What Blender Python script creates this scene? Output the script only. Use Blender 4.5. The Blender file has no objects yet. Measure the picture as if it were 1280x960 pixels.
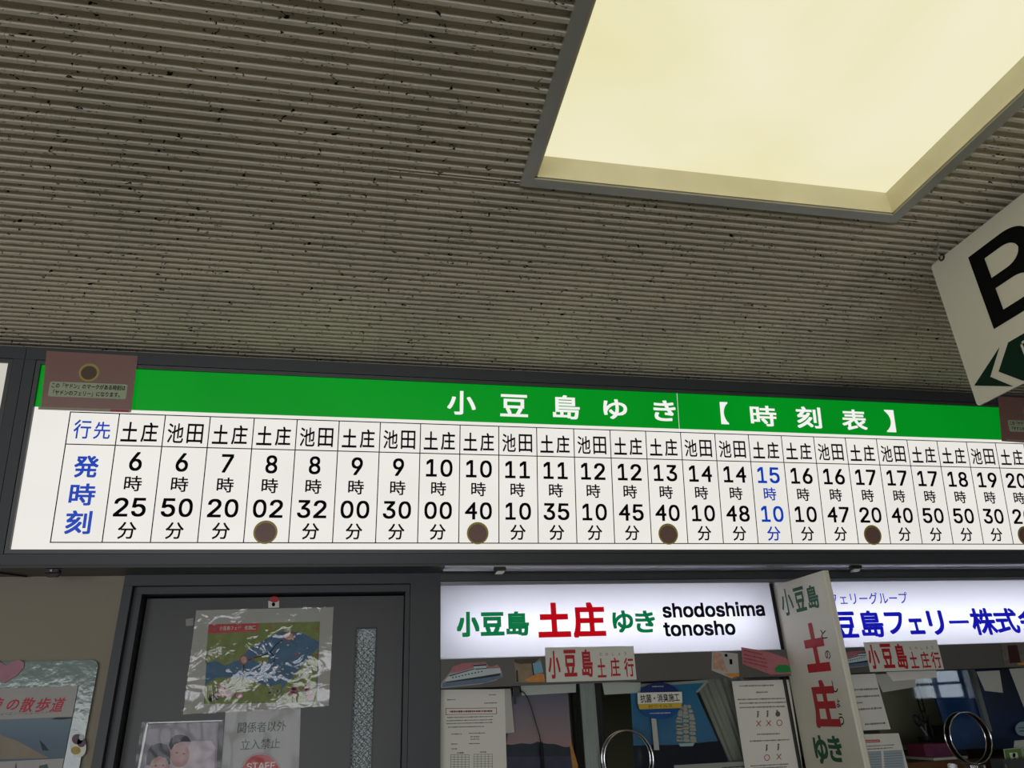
import bpy, bmesh, math, random
from mathutils import Vector, Matrix
random.seed(7)
S = bpy.context.scene
COL = S.collection
# ------------------------------------------------------------------ camera
FPX = 900.1941
YAW, PITCH, ROLL = -0.2116, 0.4262, -0.0436
EYE = Vector((0.0, -2.1, 1.6))
cy, sy, cp, sp, cr, sr = math.cos(YAW), math.sin(YAW), math.cos(PITCH), math.sin(PITCH), math.cos(ROLL), math.sin(ROLL)
FWD = Vector((-sy*cp, cy*cp, sp)); r0 = Vector((cy, sy, 0)); u0 = r0.cross(FWD)
RGT = cr*r0 + sr*u0; UPV = -sr*r0 + cr*u0
cam = bpy.data.cameras.new('camera'); cam.sensor_width = 36; cam.lens = FPX/1280*36; cam.clip_start = 0.02
co = bpy.data.objects.new('camera', cam); COL.objects.link(co); S.camera = co
M = Matrix((RGT, UPV, -FWD)).transposed().to_4x4(); M.translation = EYE; co.matrix_world = M
# ------------------------------------------------------------------ world, lights, exposure
S.view_settings.view_transform = 'Standard'; S.view_settings.look = 'None'
S.view_settings.exposure = 0.0; S.view_settings.gamma = 1.0; S.view_settings.use_curve_mapping = False
S.cycles.use_denoising = True
S.cycles.max_bounces = 8; S.cycles.transparent_max_bounces = 16
S.cycles.caustics_reflective = False; S.cycles.caustics_refractive = False
W = bpy.data.worlds.new('overcast_sky'); S.world = W; W.use_nodes = True
wb = W.node_tree.nodes['Background']; wb.inputs[0].default_value = (0.80, 0.88, 1.0, 1); wb.inputs[1].default_value = 1.3

def area(name, loc, target, sx, sy_, power, color):
    l = bpy.data.lights.new(name, 'AREA'); l.shape = 'RECTANGLE'; l.size = sx; l.size_y = sy_
    l.energy = power; l.color = color
    o = bpy.data.objects.new(name, l); COL.objects.link(o); o.location = loc
    o.rotation_euler = (Vector(target)-Vector(loc)).to_track_quat('-Z', 'Y').to_euler()
    return o
# daylight through the windows behind the camera and at the far end of the right wall
for wx in (-3.1, -0.4):
    area('window_daylight', (wx, -6.93, 1.20), (wx, 0, 1.20), 2.4, 1.5, 56, (0.97, 0.98, 1.0))
area('window_daylight', (7.03, -6.0, 1.74), (0, -6.0, 1.74), 0.9, 0.42, 4.5, (0.75, 0.87, 1.0))

# ------------------------------------------------------------------ projection on real planes
class Pl:
    def __init__(s, o, n, u, v): s.o, s.n, s.u, s.v = Vector(o), Vector(n).normalized(), Vector(u).normalized(), Vector(v).normalized()
    def uv(s, px, py):
        d = FWD + RGT*((px-640)/FPX) - UPV*((py-480)/FPX)
        p = EYE + d*((s.o-EYE).dot(s.n)/d.dot(s.n)) - s.o
        return (p.dot(s.u), p.dot(s.v))
    def w(s, u, v, d=0.0): return s.o + s.u*u + s.v*v + s.n*d
    def q(s, pts): return [s.uv(*p) for p in pts]
TILT = 0.1718
def YP(y): return Pl((0, y, 0), (0, -1, 0), (1, 0, 0), (0, 0, 1))
def XP(x): return Pl((x, 0, 0), (-1, 0, 0), (0, -1, 0), (0, 0, 1))
BP = Pl((0, 0, 2.0543), (0, -1, -TILT), (1, 0, 0), (0, -TILT, 1))

# ------------------------------------------------------------------ materials
def lin(c): return tuple((x/255/12.92 if x/255 <= 0.04045 else ((x/255+0.055)/1.055)**2.4) for x in c)
MC = {}
def mat(name, rgb, rough=0.6, metal=0.0, spec=0.5, var=0.06, scale=9.0, bump=0.0, bscale=60.0, trans=0.0):
    if name in MC: return MC[name]
    m = bpy.data.materials.new(name); m.use_nodes = True; nt = m.node_tree; b = nt.nodes['Principled BSDF']
    c = lin(rgb)
    tc = nt.nodes.new('ShaderNodeTexCoord'); nz = nt.nodes.new('ShaderNodeTexNoise'); nz.inputs['Scale'].default_value = scale
    nz.inputs['Detail'].default_value = 4
    nt.links.new(tc.outputs['Object'], nz.inputs['Vector'])
    rp = nt.nodes.new('ShaderNodeValToRGB')
    rp.color_ramp.elements[0].position = 0.3; rp.color_ramp.elements[1].position = 0.7
    rp.color_ramp.elements[0].color = (*[x*(1-var) for x in c], 1); rp.color_ramp.elements[1].color = (*[min(1, x*(1+var)) for x in c], 1)
    nt.links.new(nz.outputs['Fac'], rp.inputs['Fac']); nt.links.new(rp.outputs['Color'], b.inputs['Base Color'])
    b.inputs['Roughness'].default_value = rough; b.inputs['Metallic'].default_value = metal
    b.inputs['Specular IOR Level'].default_value = spec
    if bump:
        n2 = nt.nodes.new('ShaderNodeTexNoise'); n2.inputs['Scale'].default_value = bscale; n2.inputs['Detail'].default_value = 3
        nt.links.new(tc.outputs['Object'], n2.inputs['Vector'])
        bp = nt.nodes.new('ShaderNodeBump'); bp.inputs['Strength'].default_value = bump; bp.inputs['Distance'].default_value = 0.004
        nt.links.new(n2.outputs['Fac'], bp.inputs['Height']); nt.links.new(bp.outputs['Normal'], b.inputs['Normal'])
    MC[name] = m; return m
def glow(name, rgb, strength, var=0.03, scale=2.0, rgb2=None, rough=0.3):
    """backlit acrylic: emits, with a faint glossy face"""
    m = bpy.data.materials.new(name); m.use_nodes = True; nt = m.node_tree; b = nt.nodes['Principled BSDF']
    c = lin(rgb); c2 = lin(rgb2) if rgb2 else tuple(x*(1-var) for x in c)
    tc = nt.nodes.new('ShaderNodeTexCoord'); nz = nt.nodes.new('ShaderNodeTexNoise'); nz.inputs['Scale'].default_value = scale
    nz.inputs['Detail'].default_value = 3; nz.inputs['Distortion'].default_value = 0.6
    nt.links.new(tc.outputs['Object'], nz.inputs['Vector'])
    rp = nt.nodes.new('ShaderNodeValToRGB'); rp.color_ramp.elements[0].position = 0.35; rp.color_ramp.elements[1].position = 0.7
    rp.color_ramp.elements[0].color = (*c, 1); rp.color_ramp.elements[1].color = (*c2, 1)
    nt.links.new(nz.outputs['Fac'], rp.inputs['Fac']); nt.links.new(rp.outputs['Color'], b.inputs['Emission Color'])
    b.inputs['Emission Strength'].default_value = strength
    b.inputs['Base Color'].default_value = (*[x*0.04 for x in c], 1); b.inputs['Roughness'].default_value = rough; b.inputs['Specular IOR Level'].default_value = 0.15
    MC[name] = m; return m
def clear(name, rough=0.05, bump=0.0, bscale=30.0, tint=(1, 1, 1), ior=1.45, gl=None):
    """clear film or glass: see-through with a fresnel gloss"""
    m = bpy.data.materials.new(name); m.use_nodes = True; nt = m.node_tree; nt.nodes.clear()
    out = nt.nodes.new('ShaderNodeOutputMaterial'); mx = nt.nodes.new('ShaderNodeMixShader')
    tr = nt.nodes.new('ShaderNodeBsdfTransparent'); tr.inputs[0].default_value = (*tint, 1)
    g = nt.nodes.new('ShaderNodeBsdfGlossy'); g.inputs['Roughness'].default_value = rough
    fr = nt.nodes.new('ShaderNodeFresnel'); gm = nt.nodes.new('ShaderNodeNewGeometry'); mr = nt.nodes.new('ShaderNodeMapRange')
    mr.inputs['To Min'].default_value = ior; mr.inputs['To Max'].default_value = 1/ior     # thin sheet: the same gloss seen from either side
    nt.links.new(gm.outputs['Backfacing'], mr.inputs['Value']); nt.links.new(mr.outputs[0], fr.inputs['IOR'])
    if bump:
        tc = nt.nodes.new('ShaderNodeTexCoord'); n2 = nt.nodes.new('ShaderNodeTexNoise'); n2.inputs['Scale'].default_value = bscale
        n2.inputs['Detail'].default_value = 2; n2.inputs['Distortion'].default_value = 1.0
        nt.links.new(tc.outputs['Object'], n2.inputs['Vector'])
        bp = nt.nodes.new('ShaderNodeBump'); bp.inputs['Strength'].default_value = bump; bp.inputs['Distance'].default_value = 0.01
        nt.links.new(n2.outputs['Fac'], bp.inputs['Height'])
        nt.links.new(bp.outputs['Normal'], g.inputs['Normal']); nt.links.new(bp.outputs['Normal'], fr.inputs['Normal'])
    nt.links.new(fr.outputs[0], mx.inputs[0]); nt.links.new(tr.outputs[0], mx.inputs[1]); nt.links.new(g.outputs[0], mx.inputs[2])
    if gl is not None:
        a = nt.nodes.new('ShaderNodeMath'); a.operation = 'ADD'; a.inputs[1].default_value = gl; a.use_clamp = True
        nt.links.new(fr.outputs[0], a.inputs[0]); nt.links.new(a.outputs[0], mx.inputs[0])
    nt.links.new(mx.outputs[0], out.inputs[0]); MC[name] = m; return m

def ceiling_material():
    m = bpy.data.materials.new('ribbed_mineral_board'); m.use_nodes = True; nt = m.node_tree; b = nt.nodes['Principled BSDF']
    b.inputs['Roughness'].default_value = 0.95; b.inputs['Specular IOR Level'].default_value = 0.1
    N, L = nt.nodes, nt.links
    tc = N.new('ShaderNodeTexCoord')
    base = N.new('ShaderNodeTexNoise'); base.inputs['Scale'].default_value = 2.2; base.inputs['Detail'].default_value = 5
    L.new(tc.outputs['Object'], base.inputs['Vector'])
    rp = N.new('ShaderNodeValToRGB'); rp.color_ramp.elements[0].position = 0.3; rp.color_ramp.elements[1].position = 0.72
    rp.color_ramp.elements[0].color = (*lin((208, 200, 182)), 1); rp.color_ramp.elements[1].color = (*lin((224, 216, 195)), 1)
    L.new(base.outputs['Fac'], rp.inputs['Fac'])
    # worm holes: short wriggling streaks, sparse
    mp = N.new('ShaderNodeMapping'); mp.inputs['Rotation'].default_value = (0, 0, 0.5); mp.inputs['Scale'].default_value = (60, 130, 60)
    L.new(tc.outputs['Object'], mp.inputs['Vector'])
    wz = N.new('ShaderNodeTexNoise'); wz.inputs['Scale'].default_value = 1.0; wz.inputs['Detail'].default_value = 1; wz.inputs['Distortion'].default_value = 2.2
    L.new(mp.outputs[0], wz.inputs['Vector'])
    mk = N.new('ShaderNodeTexNoise'); mk.inputs['Scale'].default_value = 26; mk.inputs['Detail'].default_value = 2
    L.new(tc.outputs['Object'], mk.inputs['Vector'])
    t1 = N.new('ShaderNodeMapRange'); t1.inputs['From Min'].default_value = 0.652; t1.inputs['From Max'].default_value = 0.69; L.new(wz.outputs['Fac'], t1.inputs['Value'])
    t2 = N.new('ShaderNodeMapRange'); t2.inputs['From Min'].default_value = 0.45; t2.inputs['From Max'].default_value = 0.50; L.new(mk.outputs['Fac'], t2.inputs['Value'])
    mu = N.new('ShaderNodeMath'); mu.operation = 'MULTIPLY'; L.new(t1.outputs[0], mu.inputs[0]); L.new(t2.outputs[0], mu.inputs[1])
    mx = N.new('ShaderNodeMix'); mx.data_type = 'RGBA'; L.new(mu.outputs[0], mx.inputs['Factor'])
    L.new(rp.outputs[0], mx.inputs['A']); mx.inputs['B'].default_value = (*lin((42, 36, 28)), 1)
    L.new(mx.outputs['Result'], b.inputs['Base Color'])
    bp = N.new('ShaderNodeBump'); bp.inputs['Strength'].default_value = 0.8; bp.inputs['Distance'].default_value = 0.003; bp.invert = True
    L.new(mu.outputs[0], bp.inputs['Height']); L.new(bp.outputs['Normal'], b.inputs['Normal'])
    return m

M_FRAME = mat('dark_grey_painted_steel', (64, 67, 70), 0.45, 0.0, 0.4, 0.04, 3)
M_FRAME2 = mat('dark_grey_bezel', (70, 72, 73), 0.4, 0.0, 0.5)
M_GAP = mat('black_gap', (10, 10, 11), 0.9, var=0.0)
M_DOOR = mat('door_steel', (69, 69, 71), 0.42, 0.0, 0.45, 0.07, 2.5, 0.05, 40)
M_WALL = mat('cream_wall', (160, 152, 136), 0.85, 0, 0.2, 0.05, 1.5, 0.12, 120)
M_ALU = mat('anodised_aluminium', (172, 172, 180), 0.32, 0.85, 0.5, 0.04)
M_ALU2 = mat('satin_aluminium_post', (170, 172, 168), 0.4, 0.6)
M_CHROME = mat('chrome', (225, 225, 228), 0.08, 1.0, 0.5, 0.0)
M_BLACK = mat('black_plastic', (22, 22, 24), 0.4)
M_PAPER = mat('white_paper', (232, 230, 222), 0.75, 0, 0.25, 0.02, 6)
M_PAPERG = mat('grey_white_paper', (186, 186, 180), 0.75, 0, 0.25, 0.03, 6)
M_INK = mat('black_ink', (12, 12, 14), 0.8, 0, 0.1, 0)
M_FAINT = mat('grey_fine_print', (120, 120, 118), 0.8, var=0)
M_RED = mat('red_print', (190, 22, 34), 0.5, var=0.02)
M_GREENP = mat('green_print', (12, 92, 56), 0.5, var=0.02)
M_LABEL = mat('white_label_plate', (226, 226, 216), 0.4, 0, 0.5, 0.02)
M_PLATE = mat('white_sign_plate', (236, 232, 216), 0.4, 0, 0.5, 0.02, 2)
M_FILM = clear('crinkled_clear_film', 0.08, 0.28, 20, gl=0.02)
M_FILM2 = clear('flat_clear_film', 0.10, 0.08, 12, ior=1.28, gl=0.0)
M_GLASS = clear('window_glass', 0.02, 0, 0, (0.93, 0.96, 0.95))

# ------------------------------------------------------------------ mesh helpers
def wloc(o):
    p = Vector((0, 0, 0))
    while o is not None: p += o.location; o = o.parent
    return p
def link_mesh(name, verts, faces, m, parent=None, mats=None, fmi=None, smooth=False):
    off = wloc(parent) if parent else Vector((0, 0, 0))
    me = bpy.data.meshes.new(name); me.from_pydata([tuple(Vector(v)-off) for v in verts], [], faces); me.update()
    o = bpy.data.objects.new(name, me); COL.objects.link(o)
    if parent: o.parent = parent
    for mm in (mats or [m]): me.materials.append(mm)
    if fmi: me.polygons.foreach_set('material_index', fmi)
    if smooth: me.polygons.foreach_set('use_smooth', [True]*len(me.polygons))
    return o
def thing(name, label, cat, loc, group=None):
    o = bpy.data.objects.new(name, None); COL.objects.link(o); o.location = loc; o.empty_display_size = 0.05
    o['label'] = label; o['category'] = cat
    if group: o['group'] = group
    return o
def tag(o, label, cat, group=None):
    o['label'] = label; o['category'] = cat
    if group: o['group'] = group
    return o
class MB:
    def __init__(s): s.v, s.f, s.mi = [], [], []
    def add(s, vs, fs, mi=0):
        b = len(s.v); s.v += [Vector(v) for v in vs]; s.f += [[b+i for i in f] for f in fs]; s.mi += [mi]*len(fs)
    def box(s, x0, x1, y0, y1, z0, z1, mi=0):
        s.add([(x0, y0, z0), (x1, y0, z0), (x1, y1, z0), (x0, y1, z0), (x0, y0, z1), (x1, y0, z1), (x1, y1, z1), (x0, y1, z1)],
              [(0, 3, 2, 1), (4, 5, 6, 7), (0, 1, 5, 4), (1, 2, 6, 5), (2, 3, 7, 6), (3, 0, 4, 7)], mi)
    def pbox(s, pl, u0, u1, v0, v1, d0, d1, mi=0):
        c = [pl.w(u, v, d) for d in (d0, d1) for (u, v) in ((u0, v0), (u1, v0), (u1, v1), (u0, v1))]
        s.add(c, [(3, 2, 1, 0), (4, 5, 6, 7), (0, 1, 5, 4), (1, 2, 6, 5), (2, 3, 7, 6), (3, 0, 4, 7)], mi)
    def prism(s, pl, pts, d0, d1, mi=0):
        n = len(pts); a = sum(pts[i][0]*pts[(i+1) % n][1]-pts[(i+1) % n][0]*pts[i][1] for i in range(n))
        if a < 0: pts = pts[::-1]
        c = [pl.w(u, v, d0) for u, v in pts]+[pl.w(u, v, d1) for u, v in pts]
        s.add(c, [tuple(range(n-1, -1, -1)), tuple(range(n, 2*n))]+[(i, (i+1) % n, n+(i+1) % n, n+i) for i in range(n)], mi)
    def tube(s, pts, r, seg=8, mi=0, closed=False):
        n = len(pts); rings = []
        P = [Vector(p) for p in pts]
        for i, p in enumerate(P):
            t = (P[(i+1) % n]-P[i-1]) if closed else (P[min(i+1, n-1)]-P[max(i-1, 0)])
            t.normalize(); a = Vector((0, 0, 1)) if abs(t.z) < 0.9 else Vector((0, 1, 0))
            x = t.cross(a).normalized(); y = t.cross(x).normalized()
            rings.append([p+x*r*math.cos(k*2*math.pi/seg)+y*r*math.sin(k*2*math.pi/seg) for k in range(seg)])
        vs = [v for g in rings for v in g]; fs = []
        for i in range(n if closed else n-1):
            j = (i+1) % n
            for k in range(seg): fs.append((i*seg+k, i*seg+(k+1) % seg, j*seg+(k+1) % seg, j*seg+k))
        if not closed: fs += [tuple(range(seg)), tuple(range((n-1)*seg+seg-1, (n-1)*seg-1, -1))]
        s.add(vs, fs, mi)
    def build(s, name, m, parent=None, smooth=False, mats=None):
        return link_mesh(name, s.v, s.f, m, parent, mats, s.mi if mats else None, smooth)
def struct(o): o['kind'] = 'structure'; return o
def ell(cu, cv, ru, rv, n=32, rot=0.0):
    return [(cu+ru*math.cos(a)*math.cos(rot)-rv*math.sin(a)*math.sin(rot), cv+ru*math.cos(a)*math.sin(rot)+rv*math.sin(a)*math.cos(rot))
            for a in [k*2*math.pi/n for k in range(n)]]
def rrect(u0, u1, v0, v1, r, n=4):
    out = []
    for (cx, cz, a0) in ((u1-r, v1-r, 0), (u0+r, v1-r, 90), (u0+r, v0+r, 180), (u1-r, v0+r, 270)):
        for k in range(n+1):
            a = math.radians(a0+90*k/n); out.append((cx+r*math.cos(a), cz+r*math.sin(a)))
    return out

# ------------------------------------------------------------------ lettering (built-in font, outlines to flat vinyl meshes)
FONT = None
try:
    import os
    fp_ = os.path.join(bpy.utils.resource_path('LOCAL'), 'datafiles', 'fonts', 'Inter.woff2')
    if os.path.exists(fp_): FONT = bpy.data.fonts.load(fp_)
except Exception: FONT = None
TC = {}
def glyphs(s, res=3, shear=0.0):
    k = (s, res, shear)
    if k in TC: return TC[k]
    c = bpy.data.curves.new('lettering', 'FONT'); c.body = s; c.resolution_u = res; c.shear = shear; c.fill_mode = 'FRONT'
    if FONT and s != '4' and all(ord(ch) < 256 for ch in s): c.font = FONT
    o = bpy.data.objects.new('lettering', c)
    me = o.to_mesh()
    vs = [(v.co.x, v.co.y) for v in me.vertices]; fs = [tuple(p.vertices) for p in me.polygons]
    o.to_mesh_clear(); bpy.data.objects.remove(o); bpy.data.curves.remove(c)
    TC[k] = (vs, fs); return TC[k]
def letters(name, pl, items, m, parent, d, bold=0.0, res=3, shear=0.0, soft=False):
    """items: (string, u0, u1, v0, v1) boxes on the plane; bold thickens the strokes by overlaid shifted outlines"""
    mb = MB()
    for (s, u0, u1, v0, v1) in items:
        vs, fs = glyphs(s, res, shear)
        if not vs: continue
        xs = [v[0] for v in vs]; ys = [v[1] for v in vs]; x0, x1, y0, y1 = min(xs), max(xs), min(ys), max(ys)
        if s == '1':
            cc = (u0+u1)/2; w = (x1-x0)/(y1-y0)*(v1-v0)/2; u0, u1 = cc-w, cc+w
        if s == 'ー': y0, y1 = y0-0.001, y1+0.001
        ru = bold*(u1-u0)/(x1-x0); rv = bold*(v1-v0)/(y1-y0)
        ru = min(ru, (u1-u0)*0.2); rv = min(rv, (v1-v0)*0.2)
        dirs = [(0, 0)] if bold <= 0 else [(0, 0)]+([(math.cos(k*math.pi/4), math.sin(k*math.pi/4)) for k in range(8)] if soft else [(.85*a, .85*b) for a in (-1, 0, 1) for b in (-1, 0, 1) if a or b])
        for kk, (a, b) in enumerate(dirs):
            dk = d+kk*0.00003
            mb.add([pl.w(u0+ru+(x-x0)/(x1-x0)*(u1-u0-2*ru)+a*ru, v0+rv+(y-y0)/(y1-y0)*(v1-v0-2*rv)+b*rv, dk) for x, y in vs], fs)
    return mb.build(name, m, parent)
def tb(pl, s, cx, cy_, w, h):
    """text box from the pixel centre and size of a word on its plane"""
    u0, _ = pl.uv(cx-w/2, cy_); u1, _ = pl.uv(cx+w/2, cy_); _, v1 = pl.uv(cx, cy_-h/2); _, v0 = pl.uv(cx, cy_+h/2)
    if u0 > u1: u0, u1 = u1, u0
    return (s, u0, u1, v0, v1)

# ================================================================== ROOM
ZC = 2.602
M_CEIL = ceiling_material()
ceil = bpy.data.objects.new('ceiling', None); COL.objects.link(ceil); ceil.location = (0, 0, ZC); struct(ceil)
PITCHR = 0.02432; RPT = 25; TW = 0.606; TD = PITCHR*RPT
PROF = [(0.0, 0.0), (0.0006, -0.0005), (0.0080, -0.0005), (0.0086, 0.0), (0.0083, 0.0020), (0.0074, 0.0060), (0.0080, 0.0115), (0.0122, 0.0150), (0.0166, 0.0155), (0.0212, 0.0150), (0.0246, 0.0115), (0.0252, 0.0060), (0.0244, 0.0020)]  # groove sides undercut, a shape made up to deepen the shade between ribs
LX0, LX1, LY0, LY1 = 0.289, 1.174, -1.83, -0.939      # opening of the light
def rib(mb, x0, x1, ya, yb):
    """ribbed strip between two y values; ribs keep their phase across the whole ceiling"""
    ys = []
    k0 = math.floor((ya-0.15)/PITCHR)-1; k1 = math.ceil((yb-0.15)/PITCHR)+1
    for k in range(k0, k1):
        for a, h in PROF:
            y = 0.15+k*PITCHR+a
            ys.append((k, a, y, h))
    ys = [(y, h) for k, a, y, h in ys if ya+1e-5 < y < yb-1e-5]
    ys = [(ya, 0.0155)]+ys+[(yb, 0.0155)]
    vs = []; fs = []
    for y, h in ys: vs += [(x0, y, ZC+h), (x1, y, ZC+h)]
    for i in range(len(ys)-1): fs.append((2*i, 2*i+2, 2*i+3, 2*i+1))
    n = len(vs); vs += [(x0, ya, ZC+0.02), (x1, ya, ZC+0.02), (x1, yb, ZC+0.02), (x0, yb, ZC+0.02)]
    fs += [(n, n+1, n+2, n+3), (0, 1, n+1, n), (len(ys)*2-2, n+3, n+2, len(ys)*2-1),
           tuple([n]+[n+3]+[2*i for i in range(len(ys)-1, -1, -1)]), tuple([n+2, n+1]+[2*i+1 for i in range(len(ys))])]
    mb.add(vs, fs)
proto = None
gap = 0.0003
for ix in range(-6, 10):
    for iy in range(0, 7):
        x0 = 0.014+ix*TW; x1 = x0+TW; y1 = 0.15-PITCHR+0.0166-iy*TD; y0 = y1-TD
        a, b, c, d = x0+gap, x1-gap, y0+gap, y1-gap
        if x1 <= LX0 or x0 >= LX1 or y1 <= LY0 or y0 >= LY1:
            if proto is None:
                mb = MB(); rib(mb, a, b, c, d); proto = mb.build('ceiling_tile', M_CEIL, ceil); PX, PY = a, c
            else:
                o = proto.copy(); COL.objects.link(o); o.location = (a-PX, c-PY, 0)
        else:
            mb = MB()
            if y0 < LY0: rib(mb, a, b, c, LY0-gap)
            if y1 > LY1: rib(mb, a, b, LY1+gap, d)
            yy0, yy1 = max(c, LY0), min(d, LY1)
            if x0 < LX0: rib(mb, a, LX0-gap, yy0, yy1)
            if x1 > LX1: rib(mb, LX1+gap, b, yy0, yy1)
            if mb.v: mb.build('ceiling_tile', M_CEIL, ceil)
mb = MB()                                           # the ceiling beyond the modelled tiles, behind the viewer, and the slab above
mb.box(-5.2, 7.2, -7.1, 0.142-7*TD-0.002, ZC, ZC+0.02)
mb.box(-5.2, 7.2, -7.1, 3.2, ZC+0.13, ZC+0.2)
mb.build('ceiling_slab', mat('plain_ceiling', (170, 163, 148), 0.9), ceil)

mb = MB(); mb.box(-5.2, 7.2, -7.1, 3.2, -0.1, 0.0)
struct(mb.build('floor', mat('grey_vinyl_floor', (168, 165, 158), 0.4, 0, 0.4, 0.05, 3)))
WY = 0.15
DL, DR, DTOP = -0.655, 0.142, 1.985                 # door unit
WL, WR, WB = 0.232, 3.9, 1.02                       # counter window band, from sill to soffit
mb = MB()
mb.box(-5.2, DL, WY, WY+0.12, 0, ZC+0.1)
mb.box(DL, 5.2, WY+0.02, WY+0.12, 2.0, ZC+0.1)
mb.box(WL, WR, WY, WY+0.12, 0, WB)
mb.box(WR, 7.2, WY, WY+0.12, 0, 2.0)
struct(mb.build('wall_front', M_WALL))
mb = MB(); mb.box(-5.2, -5.1, -7.0, WY, 0, ZC+0.1); struct(mb.build('wall_left', M_WALL))
mb = MB(); mb.box(7.1, 7.2, -5.55, WY, 0, ZC+0.1); mb.box(7.1, 7.2, -7.0, -6.45, 0, ZC+0.1); mb.box(7.1, 7.2, -6.45, -5.55, 0, 1.53); mb.box(7.1, 7.2, -6.45, -5.55, 1.95, ZC+0.1)
struct(mb.build('wall_right', M_WALL))
mb = MB()
mb.box(-5.2, 7.2, -7.1, -7.0, 0, 0.45); mb.box(-5.2, 7.2, -7.1, -7.0, 1.95, ZC+0.1)
for a, b in ((-5.2, -4.3), (-1.9, -1.6), (0.8, 7.2)): mb.box(a, b, -7.1, -7.0, 0.45, 1.95)
struct(mb.build('wall_back', M_WALL))
for i, wx in enumerate((-3.1, -0.4)):
    mb = MB()
    for xx in (-1.2, -0.4, 0.4, 1.2): mb.box(wx+xx-0.03, wx+xx+0.03, -6.92, -6.88, 0.45, 1.95)
    for zz in (0.45, 1.35, 1.95): mb.box(wx-1.2, wx+1.2, -6.92, -6.88, zz-0.03, zz+0.03)
    struct(mb.build('window_%d' % (i+3), M_FRAME))
mb = MB()
for yy in (-6.45, -6.0, -5.55): mb.box(6.97, 7.01, yy-0.02, yy+0.02, 1.53, 1.95)
for zz in (1.53, 1.70, 1.95): mb.box(6.97, 7.01, -6.45, -5.55, zz-0.015, zz+0.015)
struct(mb.build('window_5', M_FRAME))
# the office behind the counter windows
M_OFF = mat('office_wall_paint', (128, 122, 98), 0.9, 0, 0.2, 0.06, 2)
mb = MB(); mb.box(-0.9, 5.2, 2.9, 3.0, 0, ZC+0.1); mb.box(-1.0, -0.9, WY+0.12, 3.0, 0, ZC+0.1); mb.box(5.1, 5.2, WY+0.12, 2.9, 0, ZC+0.1)
struct(mb.build('wall_office', M_OFF))
mb = MB(); mb.box(0.15, 0.20, WY+0.12, 1.2, 0, 2.0)
struct(mb.build('wall_partition', M_OFF))

# soffit under the timetable, and the header strips over door and windows
SZ = 1.992
mb = MB(); mb.box(-5.0, 4.6, 0.015, WY+0.02, SZ, SZ+0.012)
mb.box(-1.2, WL, 0.012, 0.03, SZ-0.002, SZ)
struct(mb.build('trim_1', M_FRAME2))
mb = MB(); mb.box(WL, 4.5, 0.012, 0.068, SZ-0.004, SZ-0.0005); mb.box(WL, 4.5, 0.058, 0.066, SZ-0.007, SZ-0.004)
struct(mb.build('trim_2', M_ALU))
mb = MB(); mb.box(WL, 4.5, WY-0.012, WY+0.02, 1.969, SZ)
struct(mb.build('trim_3', M_FRAME2))
mb = MB(); mb.box(WL, 4.5, WY-0.008, WY+0.02, 1.9575, 1.9675)
struct(mb.build('trim_4', mat('satin_grey_trim', (140, 140, 146), 0.35, 0.5)))
# post between door and windows
mb = MB(); mb.box(DR, WL, WY-0.015, WY+0.12, 0, SZ)
struct(mb.build('trim_5', M_FRAME))

# ------------------------------------------------------------------ door
door = bpy.data.objects.new('door_1', None); COL.objects.link(door); door.location = ((DL+DR)/2, WY, 0); struct(door)
mb = MB()
mb.box(DL, DL+0.024, WY-0.018, WY+0.12, 0, SZ-0.0306); mb.box(DL+0.0245, DL+0.046, WY+0.004, WY+0.12, 0, SZ-0.0506)
mb.box(DL, DR, WY-0.018, WY+0.12, SZ-0.030, SZ-0.0005); mb.box(DL+0.0245, DR-0.001, WY+0.004, WY+0.12, SZ-0.050, SZ-0.0305)
mb.box(DR-0.014, DR-0.0005, WY+0.004, WY+0.12, 0, SZ-0.05)
mb.build('door_frame', M_FRAME, door)
DP = YP(0.20)
SL = (DP.uv(446, 786), DP.uv(470, 786))            # slit window
su0, su1, sv1 = SL[0][0], SL[1][0], SL[0][1]
mb = MB(); lx0, lx1, lz1 = DL+0.05, DR-0.016, SZ-0.056
mb.box(lx0, su0-0.004, 0.20, 0.24, 0.01, lz1); mb.box(su1+0.004, lx1, 0.20, 0.24, 0.01, lz1)
mb.box(su0-0.004, su1+0.004, 0.20, 0.24, sv1+0.004, lz1); mb.box(su0-0.004, su1+0.004, 0.20, 0.24, 0.01, 1.0)
mb.build('door_leaf', M_DOOR, door)
mb = MB()
mb.box(su0-0.004, su0, 0.198, 0.236, 1.0, sv1+0.004); mb.box(su1, su1+0.004, 0.198, 0.236, 1.0, sv1+0.004); mb.box(su0, su1, 0.198, 0.236, sv1, sv1+0.004)
mb.build('glazing_bead', M_BLACK, door)
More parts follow.
